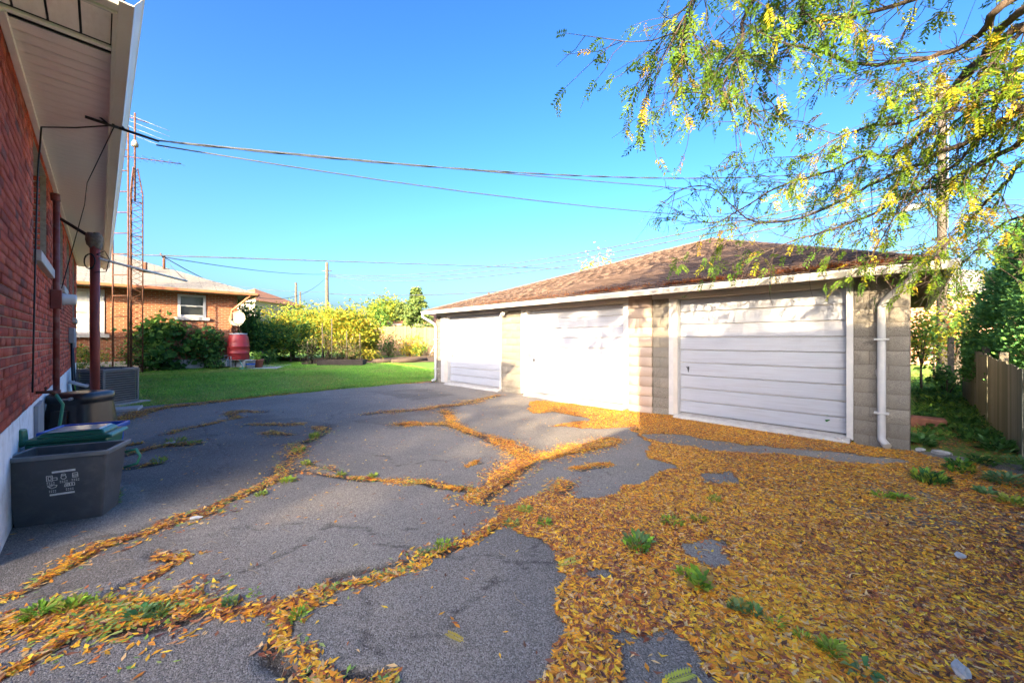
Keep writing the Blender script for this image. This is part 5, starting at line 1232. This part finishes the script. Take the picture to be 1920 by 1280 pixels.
MB().box(.03,.92,.03,7.4,-.2,3.16).build('wall', hb, pw); MB().box(0,.95,0,7.43,3.161,3.26).build('coping', MT['conc'], pw)  # added blocker; its top edge draws the straight shadow line on the drive
def mq(m, q): return Vector((m*.954+q*.3, -m*.3+q*.954, 0))
for (m, q, r, h, z0, n, lb) in ((-4.75,-30,4.1,14.3,5.5,9000,'tall maple behind the camera, nearer the plain brick wall'),(-11.8,-31,3.8,15.0,3.0,6500,'second tall maple behind the camera'),(-17.5,-29,3.4,12,3,4200,'third maple behind the camera, the lowest'),(1.9,-15,1.75,10.3,7.9,620,'slender maple added behind the brick house to break up its shadow edge'))+tuple((m_, -33-3*(i_%2), 3.6, 11.8, 1.6, 3600, ['added sky-screening tree far to the west behind the camera','second added sky-screening tree to the west behind the camera','added sky-screening tree behind the two tall maples','added sky-screening tree between the tall maple and the brick house','added sky-screening tree behind the tall brick house','added sky-screening tree just east of the tall brick house','third added sky-screening tree east of the brick house','fourth added sky-screening tree east of the brick house','easternmost added sky-screening tree behind the camera'][i_]) for i_, m_ in enumerate((-30,-24,-8,-1,5.5,12,18.5,25,32))):  # slender maple breaks a shadow edge; far row added to block low sky glow
    p = mq(m, q); o = empty('maple_tree', p, 0, lb, 'tree', 'trees along the street'); MB().tube([(0,0,-.2),(.1,0,z0),(0,.1,h*.8)], [.3,.24,.06], 10).build('trunk', MT['bark'], o)
    P, k = crown_pts((0,0,(h+z0)/2), (r,r,(h-z0)/2), n, 150 if q < -20 else 16, .13, .1); V, Fc = leaf_quads(P, .42 if q < -20 else .17, .7, .2)
    oc = link('crown', np_mesh('crown', V, Fc, np.repeat(pick_cols(n, MG+YG),4,0)), MT['leafy'], o); oc['kind'] = 'stuff'
# ------------------------------------------------------------------ lawn grass
def grass(n, amin, amax, bmin, bmax, test, hmin, hmax, pal, name, label, w=.006):
    a = rng.uniform(amin, amax, n); b = rng.uniform(bmin, bmax, n); x = a*A1.x+b*A2.x; y = a*A1.y+b*A2.y
    ok = test(x, y, a, b); x, y = x[ok], y[ok]; n = len(x); z = terr(x, y)
    P = np.stack([x,y,z-.01], -1); th = rng.uniform(0,2*np.pi,n); s = np.stack([np.cos(th),np.sin(th),0*th], -1); h = rng.uniform(hmin,hmax,n)[:,None]*(.7+.6*vnoise(x,y,1.7))[:,None]
    tip = P+np.stack([rng.normal(size=n)*.75,rng.normal(size=n)*.75,np.ones(n)*.8], -1)*h; dist = np.hypot(x,y)[:,None]; ww = w*np.maximum(1, dist/9)
    V = np.stack([P-s*ww, P+s*ww, tip], 1).reshape(-1,3); Fc = np.arange(3*n).reshape(-1,3)
    tone = (.72+.56*vnoise(x,y,.45))*(.85+.3*vnoise(x+9,y,2.3)); c = pick_cols(n, pal, .2)*tone[:,None]; dry = (rng.uniform(size=n) < .55*smooth(.5,.75,vnoise(x+4,y+2,.8))+.05)[:,None]; c = np.where(dry, c*.35+np.array([.30,.27,.09]), c)
    return tag(link(name, np_mesh(name, V, Fc, np.repeat(c,3,0)), MT['grassm']), label, 'grass', None, 'stuff')
GP = [(.19,.42,.055),(.24,.48,.06),(.16,.34,.05),(.33,.49,.08)]
def lawn_ok(x, y, a, b):
    r = np.arctan2(x, y); e = LAWN_A+.18*(vnoise(x,y,1.6)-.5)+.06*(vnoise(x,y,7)-.5)
    return (a > e-.02) & (y < 32) & (x > -14.5) & (x/y > -1.25) & (x/y < -.05) & ~((y > 18.4+.0) & (x/y > -.55) & (rng.uniform(size=len(x)) < .6))
grass(330000, 11.7, 22, -11, 9, lawn_ok, .035, .075, GP, 'lawn_grass', 'short green lawn grass between the drive and the garden')
def path_ok(x, y, a, b): return (b > 7.9+1.5*(vnoise(x,y,.9))) & (a < -.05) & (x/y > .98) & (a > -1.0-.06*b)
grass(26000, -3, 0, 7.5, 24, path_ok, .05, .16, DG+GP, 'path_grass', 'rough grass and weeds on the shaded path beside the garage', .007)

# ------------------------------------------------------------------ fallen leaves
LC = np.array([(.78,.31,.035),(.90,.43,.04),(.55,.16,.045),(.36,.11,.05),(.96,.55,.04),(.26,.10,.055),(.50,.25,.12),(.75,.50,.22),(.98,.64,.05),(.15,.07,.04)])
def litter(P, z0, zs, size, cols, lift=.06):
    n = len(P); th = rng.uniform(0,2*np.pi,n); d = np.stack([np.cos(th),np.sin(th),rng.normal(size=n)*lift*.5], -1); s = np.stack([-np.sin(th),np.cos(th),rng.normal(size=n)*lift], -1); d, s = unit(d), unit(s)
    L = (size*rng.uniform(.6,1.35,n))[:,None]; w = L*rng.uniform(.13,.22,n)[:,None]; up = np.array([0,0,1.0])
    c = np.concatenate([P, (z0+zs)[:,None]], 1); cu = L*np.where(rng.uniform(size=n) < .12, rng.uniform(.1,.35,n), rng.uniform(-.03,.07,n))[:,None]; fo = w*rng.uniform(-.1,.3,n)[:,None]
    V = np.stack([c-d*L*.5+up*cu, c-d*L*.12+s*w+up*fo, c+d*L*.5+up*cu, c-d*L*.12-s*w+up*fo, c-d*L*.05], 1).reshape(-1,3)
    i = np.arange(n)[:,None]*5
    Fc = np.concatenate([i+np.array([0,4,1]), i+np.array([1,4,2]), i+np.array([2,4,3]), i+np.array([3,4,0])])
    return V, Fc, np.repeat(cols,5,0)
def dens_at(P):
    Q = P+wob(P, 2.2, .22)+wob(P, 7, .10)+wob(P, 23, .04); d = np.zeros(len(P)); g = np.zeros(len(P)); crk = np.zeros(len(P))
    for L, w, k, gr in CR:
        q = segdist(Q, L); t = (1-smooth(w*.45, w*1.2, q))*k*(.45+.9*smooth(.25,.6,vnoise(P[:,0]+5,P[:,1],3.2))); t = np.maximum(t, .07*(1-smooth(w, w*3.0, q))); g = np.where(t > d, gr, g); d = np.maximum(d, t)
    crk = d.copy()
    c = inpoly(Q, CARPET).astype(float)
    for b in BARE: c *= 1-inpoly(Q, b)*.985
    c *= (.62+.6*smooth(.22,.55,vnoise(P[:,0],P[:,1],1.9)))*(.75+.4*smooth(.25,.5,vnoise(P[:,0]+3,P[:,1]+8,5.5)))
    return np.maximum(d, c), c, g
parts = []
def scatter(n, amin, amax, bmin, bmax, size):
    a = rng.uniform(amin,amax,n); b = rng.uniform(bmin,bmax,n); P = np.stack([a*A1.x+b*A2.x, a*A1.y+b*A2.y], -1)
    vis = (P[:,1] > 1.45) & (np.abs(P[:,0]) < 1.45*P[:,1]+.2); P = P[vis]
    d, c, g = dens_at(P); keep = rng.uniform(size=len(P)) < d; P, c, d = P[keep], c[keep], d[keep]
    pile = .002+.018*np.minimum(c,1)*rng.uniform(0,1,len(P))*(.4+.6*vnoise(P[:,0],P[:,1],2.5)); pile = np.where(c > .3, pile, .004+.022*rng.uniform(size=len(P))*d-.008*d)
    tone = vnoise(P[:,0],P[:,1],1.4); yl = smooth(3.4, 1.8, P[:,1])*.5
    dark = rng.uniform(size=len(P)); idx = np.where(dark < .30+.35*(tone-.5)+(1-np.clip(yl*2,0,1))*.12, rng.choice([2,3,5,6,9],len(P)), rng.choice([0,1,4,7,8,0,1],len(P)))
    # deeper layers are older and browner
    cols = LC[idx]*rng.uniform(.75,1.2,(len(P),1)); old = (rng.uniform(size=len(P)) < .14); cols[old] = cols[old]*np.array([.55,.5,.7])
    right = smooth(.2,-.9, P[:,0]*A1.x+P[:,1]*A1.y)*smooth(4.5,2.0,P[:,1]) ; br = rng.uniform(size=len(P)) < right*.6; cols[br] = LC[rng.choice([5,9,3],br.sum())]*rng.uniform(.6,1.1,(br.sum(),1))
    gr = rng.uniform(size=len(P)) < g[keep]*np.where(c > .3, .15, .8)*smooth(.3,.6,vnoise(P[:,0],P[:,1],4)); cols[gr] = np.array([(.22,.38,.05),(.30,.45,.07),(.36,.42,.12),(.17,.30,.08)])[rng.integers(0,4,gr.sum())]
    parts.append(litter(P, drive_z(P), pile, size, cols))
scatter(330000, -1.1, 4.2, -1.2, 4.4, .046)
scatter(230000, -1.1, 7.0, 2.6, 7.45, .044)
scatter(430000, 1.5, 12.0, -3.0, 7.45, .046)
# thin stray leaves over everything
n = 2600; a = rng.uniform(-1,12,n); b = rng.uniform(-2.5,7.4,n); P = np.stack([a*A1.x+b*A2.x, a*A1.y+b*A2.y], -1); P = P[(P[:,1] > 1.5)]
parts.append(litter(P, drive_z(P), np.full(len(P),.004), .040, LC[rng.integers(0,10,len(P))]*rng.uniform(.7,1.1,(len(P),1))))
n = 5200; a = LAWN_A+rng.exponential(1.3,n); b = rng.uniform(-6,8,n); P = np.stack([a*A1.x+b*A2.x, a*A1.y+b*A2.y], -1); P = P[(P[:,1] > 5) & (P[:,0] > -12) & (vnoise(P[:,0],P[:,1],.8) > .35)]
parts.append(litter(P, terr(P[:,0],P[:,1]), rng.uniform(.02,.06,len(P)), .05, LC[rng.integers(0,10,len(P))]*rng.uniform(.7,1.1,(len(P),1))))
# along the path and the fence foot
n = 30000; a = rng.uniform(-2.2,.1,n); b = rng.uniform(6.9,13,n); P = np.stack([a*A1.x+b*A2.x, a*A1.y+b*A2.y], -1); kk = rng.uniform(size=n) < (1-smooth(7.8,11,b))*(.35+.8*vnoise(P[:,0],P[:,1],2)); P = P[kk]
parts.append(litter(P, terr(P[:,0],P[:,1]), rng.uniform(.005,.03,len(P)), .045, LC[rng.choice([0,2,3,5,5,9,1,6],len(P))]*rng.uniform(.6,1,(len(P),1))))
n = 16000; a = rng.uniform(-1.9,-.95,n); b = rng.uniform(1,10,n); P = np.stack([a*A1.x+b*A2.x, a*A1.y+b*A2.y], -1)
parts.append(litter(P, terr(P[:,0],P[:,1]), rng.uniform(.005,.03,len(P)), .045, LC[rng.choice([0,2,3,5,5,9,9,6],len(P))]*rng.uniform(.5,1,(len(P),1))))
V = []; Fc = []; Cl = []; off = 0
for v, f, c in parts: V.append(v); Fc.append(f+off); Cl.append(c); off += len(v)
V = np.concatenate(V); Fc = np.concatenate(Fc); Cl = np.concatenate(Cl); print('litter', len(V)//5)
tag(link('fallen_leaves', np_mesh('fallen_leaves', V, Fc, Cl), MT['litter']), 'orange and yellow fallen leaves covering the drive and filling its cracks', 'fallen leaves', None, 'stuff')
# leaves lying on the garage roof along the gutter
n = 9000; xr = rng.uniform(-.2, 9.8, n); t = rng.exponential(.10, n); dens = smooth(9.5,6,xr)*(.35+.9*smooth(.35,.6,vnoise(xr*1.0,xr*0+3,1.1)))
kk = (rng.uniform(size=n) < dens) & (t < .75); xr, t = xr[kk], t[kk]
up_ = (APX-c0); slope = (APX.z-EZ)/(oF-APX.y)
LP = np.stack([xr, oF-.02-t, EZ+.025+t*slope], -1); wp_ = np.array([tuple(Mg @ Vector(p)) for p in LP])
v, f, c = litter(wp_[:,:2], wp_[:,2], rng.uniform(0,.05,len(wp_)), .05, LC[rng.choice([0,1,2,2,3,0,5],len(wp_))]*rng.uniform(.7,1.1,(len(wp_),1)))
tag(link('roof_leaves', np_mesh('roof_leaves', v, f, c), MT['litter']), 'brown and orange leaves piled along the garage gutter', 'fallen leaves', None, 'stuff')
# pale leaf stalks on the asphalt
k = MB()
for _ in range(420):
    a = random.uniform(-.9,7.5); b = random.uniform(-1.5,6.5); p = A1*a+A2*b
    if p.y < 1.5 or abs(p.x) > 1.4*p.y: continue
    th = random.random()*6.28; L = random.uniform(.06,.16); d = Vector((math.cos(th), math.sin(th), 0)); s = Vector((-d.y,d.x,0))*random.uniform(-.3,.3)*L; p.z = float(drive_z(np.array([[p.x,p.y]]))[0])+.006
    k.tube([p, p+d*L*.5+s+Vector((0,0,.008)), p+d*L], .0013, 3, False)
tag(k.build('leaf_stalks', mat('dry_stalk', (.36,.25,.13), var=.2)), 'thin dry leaf stalks strewn over the asphalt', 'leaf stalks', None, 'stuff')

# ------------------------------------------------------------------ weeds
def weed(p, r, h, n, lf, pal, label, asp=.4, group=None, name='weed', upright=1.1):
    p = Vector(p); o = None; th = rng.uniform(0,2*np.pi,n); rr = r*np.sqrt(rng.uniform(0,1,n)); P = np.stack([rr*np.cos(th)*.5, rr*np.sin(th)*.5, h*rng.uniform(0,.45,n)], -1)
    d = unit(np.stack([np.cos(th)+rng.normal(size=n)*.3, np.sin(th)+rng.normal(size=n)*.3, upright*rng.uniform(.2,1.8,n)], -1)); s = unit(np.cross(d, np.array([0,0,1.0])+rng.normal(size=(n,3))*.3)); nm = np.cross(s, d); L = (lf*rng.uniform(.6,1.3,n))[:,None]; w = L*asp*.5
    V = np.stack([P, P+d*L*.5+s*w+nm*w*.25, P+d*L-nm*L*.15, P+d*L*.5-s*w+nm*w*.25], 1).reshape(-1,3); i = np.arange(n)[:,None]*4
    o = link(name, np_mesh(name, V, np.concatenate([i+np.array([0,1,2]), i+np.array([0,2,3])]), np.repeat(pick_cols(n,pal,.2),4,0)), MT['leafy']); o.location = p
    return tag(o, label, 'weed', group)
WG = [(.24,.42,.06),(.33,.50,.07),(.18,.34,.06)]
WD = [(.16,.32,.12),(.22,.38,.14),(.12,.26,.10)]
def gz(u, v): p = G(u, v); p.z = float(drive_z(np.array([[p.x,p.y]]))[0]); return p
W_ = [
 (75,1150,.13,.09,60,.06,WG,.45,'largest clump of green weeds in the crack by the picture edge'),
 (135,1140,.10,.07,40,.055,WG,.5,'green weeds beside the largest clump in the left crack'),
 (185,1135,.08,.06,30,.05,WG,.5,'third green weed along the left leaf-filled crack'),
 (265,1155,.10,.06,40,.06,WD,.6,'grey-green flat weed near the pointed end of the left crack'),
 (300,1150,.08,.06,26,.06,WD,.55,'last flat weed where the left crack narrows'),
 (478,1120,.03,.09,7,.06,WG,.5,'single upright green sprout beside the narrow crack'),
 (560,1160,.06,.05,26,.05,WG,.5,'small weed at the fork of the cracks'),
 (430,1133,.06,.04,30,.045,WD,.5,'flat grey-green weed in the narrow crack before the fork'),
 (830,1030,.09,.06,34,.055,WG,.5,'green weed in the middle of the long diagonal crack'),
 (795,1040,.06,.05,22,.05,WD,.5,'grey-green weed at the gap in the diagonal crack'),
 (985,960,.10,.07,40,.06,WG,.5,'yellow-green weed where the diagonal crack joins the leaf carpet'),
 (960,985,.09,.05,34,.055,WD,.6,'darker weed just below the joining point of the crack'),
 (1020,985,.08,.06,28,.055,WG,.5,'small weed at the top edge of the leaf carpet'),
 (210,945,.13,.20,40,.11,WD+WG,.28,'tall light green weed growing beside the grey box corner'),
 (330,832,.16,.12,46,.09,WG,.2,'tuft of yellow-green grass weed in the patch beyond the bins'),
 (300,868,.14,.10,36,.08,WG,.3,'second green tuft just in front of the grass tuft patch'),
 (365,832,.12,.08,40,.06,WG,.3,'low green weed at the right end of the tuft patch'),
 (540,905,.12,.06,40,.06,WG,.4,'weed on the leafy crack left of the drive middle'),
 (490,930,.12,.06,40,.06,WG,.4,'weed where two left cracks meet'),
 (575,872,.12,.09,40,.07,WG,.4,'bright weed standing on the side crack'),
 (590,820,.14,.07,46,.07,WG,.35,'weed at the far end of the side crack'),
 (560,845,.12,.06,36,.07,WG,.35,'weed between the bright weed and the far end of the side crack'),
 (700,895,.07,.05,20,.06,WG,.35,'small weed on the long level crack'),
 (640,893,.07,.05,20,.06,WG,.35,'tiny weed at the left start of the long level crack'),
 (1340,942,.08,.10,36,.08,WG,.3,'bright upright weed in the far part of the leaf carpet'),
 (1260,985,.12,.08,46,.075,WG,.4,'spreading weed left in the leaf carpet'),
 (1310,978,.10,.08,36,.07,WG,.4,'weed just beside the spreading one in the leaf carpet'),
 (1195,1030,.13,.12,50,.085,WD+WG,.45,'dense weed rosette in the leaf carpet near the bare hole'),
 (1285,1080,.08,.05,24,.06,WG,.4,'thin weed between rosette and broad-leaved weed'),
 (1310,1105,.10,.14,26,.085,WG,.75,'broad-leaved upright weed in the middle of the carpet'),
 (1385,1145,.08,.05,30,.065,WD,.6,'grey-green weed mat below the broad-leaved weed'),
 (1415,1152,.06,.05,20,.06,WD,.6,'right half of the grey-green weed mat'),
 (1452,1178,.07,.08,30,.07,WG,.35,'feathery green weed after the grey-green mat'),
 (1505,1198,.05,.05,16,.06,WG,.45,'small weed to the right of the feathery weed'),
 (1560,1225,.10,.10,36,.07,WG,.4,'weed low in the carpet near the picture bottom'),
 (1615,1255,.07,.04,12,.07,WD,.8,'dark round-leaved weed at the picture bottom'),
 (1655,935,.13,.06,40,.08,WG,.5,'low weed patch in the far right of the carpet'),
 (1690,938,.10,.06,30,.08,WG,.5,'second low weed patch beside the first on the far right'),
 (1745,905,.20,.16,80,.12,DG+WG,.35,'fern-like dark weed near the fence corner'),
 (1800,885,.22,.22,70,.13,DG+WG,.5,'broad-leaved weed in front of the fence'),
 (1840,872,.18,.22,50,.12,DG,.6,'taller dark weed right under the pickets'),
 (1885,905,.2,.16,60,.11,WD,.5,'pale green weed at the right edge of the carpet'),
 (1905,880,.2,.24,60,.12,WD,.5,'tall pale weed at the foot of the last picket'),
 (1850,925,.1,.07,30,.09,WD,.6,'low round weed ahead of the fence weeds'),
 (1900,945,.15,.12,40,.10,WG,.45,'weed at the right picture edge on the leaf carpet'),
]
for u, v, r, h, n, lf, pal, asp, lb in W_: weed(gz(u,v), r*random.uniform(.8,1.25), h*random.uniform(.7,1.3), int(n*random.uniform(1.4,2.6)), lf*random.uniform(.45,.75), [tuple(np.array(c)*np.array([random.uniform(.8,1.5),1,random.uniform(.7,1.3)])) for c in pal]+random.choice([[],[(.45,.40,.10)],[(.36,.26,.10)]]), lb, asp*random.uniform(.55,1.2), 'weeds growing through the drive', 'weed', random.uniform(.6,1.8))
for u, v, r, h, n, lf, pal, asp, lb in [(1728,838,.20,.22,90,.10,WD+DG,.6,'leafy weed at the foot of the garage end wall'),(1755,760,.35,.3,140,.11,DG+WG,.5,'undergrowth on the path behind the garage corner'),(1805,800,.28,.28,130,.10,DG,.5,'undergrowth halfway along the fence foot'),(1835,830,.28,.30,130,.10,DG,.45,'dark fern at the foot of the near pickets'),(1870,850,.25,.30,110,.11,DG+WD,.45,'second dark fern under the near pickets'),(1740,790,.3,.2,120,.09,DG,.5,'low ivy on the path near the brick step'),(1780,740,.4,.35,160,.11,WG+MG,.5,'sunlit weeds on the path before the utility pole')]:
    p = G(u, v); p.z = tz(p.x, p.y); weed(p, r, h, n, lf, pal, lb, asp, 'weeds along the shaded path')
# ground cover on the path
n = 9000; a = rng.uniform(-1.35,-.1,n); b = rng.uniform(8.3,20,n); P = np.stack([a*A1.x+b*A2.x-.05*0, a*A1.y+b*A2.y], -1); kk = rng.uniform(size=n) < .25+.9*smooth(.4,.6,vnoise(P[:,0],P[:,1],1.5)); P = P[kk]
V, Fc = leaf_quads(np.column_stack([P, terr(P[:,0],P[:,1])+rng.uniform(.0,.10,len(P))]), .08, .7, -.1)
tag(link('ivy_ground_cover', np_mesh('ivy_ground_cover', V, Fc, np.repeat(pick_cols(len(P), DG+MG),4,0)), MT['leafy']), 'ivy and small weeds covering the path between garage and fence', 'ground cover', None, 'stuff')
# vine at the big door's corner
vp = G(1598, 822); vp.z = .02; vn = empty('vine', vp, 0, 'green grape-leaved vine at the lower corner of the big garage door', 'vine')
n = 120; P = np.stack([rng.normal(size=n)*.10, rng.normal(size=n)*.06, rng.uniform(0,.38,n)], -1); P[:,0] -= (P[:,2] > .2)*rng.uniform(0,.15,n)
V, Fc = leaf_quads(P, .075, .95, .1); oc = link('leaves', np_mesh('leaves', V, Fc, np.repeat(pick_cols(n,[(.05,.17,.05),(.07,.20,.06),(.10,.24,.06)]),4,0)), MT['leafy'], vn); oc['kind'] = 'stuff'
for q in range(3): MB().tube([(0,0,0),(-.05+.08*q,.02,.2),(-.16+.12*q,.0,.36)], [.006,.005,.003], 5).build('stem', MT['bark'], vn)
# stones, scraps and single things on the ground
def rock(p, s, label, m='stone', name='stone', cat='stone'):
    import bmesh
    bm = bmesh.new(); bmesh.ops.create_icosphere(bm, subdivisions=2, radius=1)
    for v in bm.verts: v.co = Vector((v.co.x*s[0], v.co.y*s[1], v.co.z*s[2]))*random.uniform(.62,1.15)
    me = bpy.data.meshes.new(name); bm.to_mesh(me); bm.free(); o = link(name, me, MT[m]); o.location = p; o.rotation_euler.z = random.random()*3
    return tag(o, label, cat)
rock(gz(1800,1262)+Vector((0,0,.02)), (.060,.035,.022), 'pale stone at the bottom right of the leaf carpet')
rock(gz(1800,1047)+Vector((0,0,.02)), (.055,.03,.015), 'flat white stone halfway up the right of the carpet')
rock(gz(368,972)+Vector((0,0,.012)), (.05,.03,.012), 'crumpled white scrap on the crack in front of the grey box', 'white', 'paper_scrap', 'litter')
rock(gz(320,833)+Vector((0,0,.02)), (.08,.05,.02), 'white scrap beside the grass tuft', 'white', 'paper_scrap', 'litter')
rock(gz(1565,826)+Vector((0,0,.03)), (.15,.07,.05), 'broken white concrete lump under the big door corner')
rock(gz(1765,852)+Vector((0,0,.02)), (.12,.06,.04), 'dark stone on the leafy ground near the path', 'conc')
rock(gz(1725,846)+Vector((0,0,.02)), (.06,.05,.03), 'small pale stone near the garage end wall')
o = MB().hexa(rect(-.30,.30,-.25,.25,-.05), rect(-.29,.29,-.24,.24,.02)).build('paving_slab', MT['conc'], None, .008); o.location = G(228,766,.03); o.rotation_euler.z = .6; tag(o, 'pale concrete slab beside the air conditioner pad', 'slab')
st = G(1728, 800); st.z = .0; o = MB().box(-.28,.28,-.16,.16,-.05,.17).build('brick_step', mat('old_brick_step', (.26,.11,.075), var=.3, scale=9, bump=.6), None, .02); o.location = st; o.rotation_euler.z = -.75; tag(o, 'low old brick step against the garage end wall', 'step')
# fallen compound leaf, fresh yellow-green, on the asphalt edge
def frond(u, v, ang, L, col, label):
    p = gz(u, v)+Vector((0,0,.012)); d = Vector((math.cos(ang), math.sin(ang), 0)); s = Vector((-d.y, d.x, 0)); k = MB()
    k.tube([p, p+d*L], .0016, 4, False)
    for i in range(9):
        q = p+d*L*(.1+.9*i/8)
        for sg in (-1,1):
            e = (d*.6+s*sg*.9+Vector((0,0,.12))).normalized()*L*.30*(1-.4*abs(i/8-.5)); w = e.cross(Vector((0,0,1)))*.2
            k.add([q, q+e*.5+w, q+e, q+e*.5-w], [(0,1,2,3)])
    me = k.mesh('compound_leaf'); o = link('compound_leaf', me, mat('fresh_leaf', col, var=.15, rough=.5)); tag(o, label, 'leaf', 'single fallen compound leaves')
frond(1045,1065,.5,.15,(.42,.44,.05),'fresh yellow-green compound leaf on bare asphalt beside the carpet')
frond(1245,1278,.3,.14,(.40,.42,.05),'yellow-green compound leaf at the bottom edge of the drive')
frond(870,1205,2.6,.10,(.45,.33,.04),'yellow leaf lying alone on open asphalt')
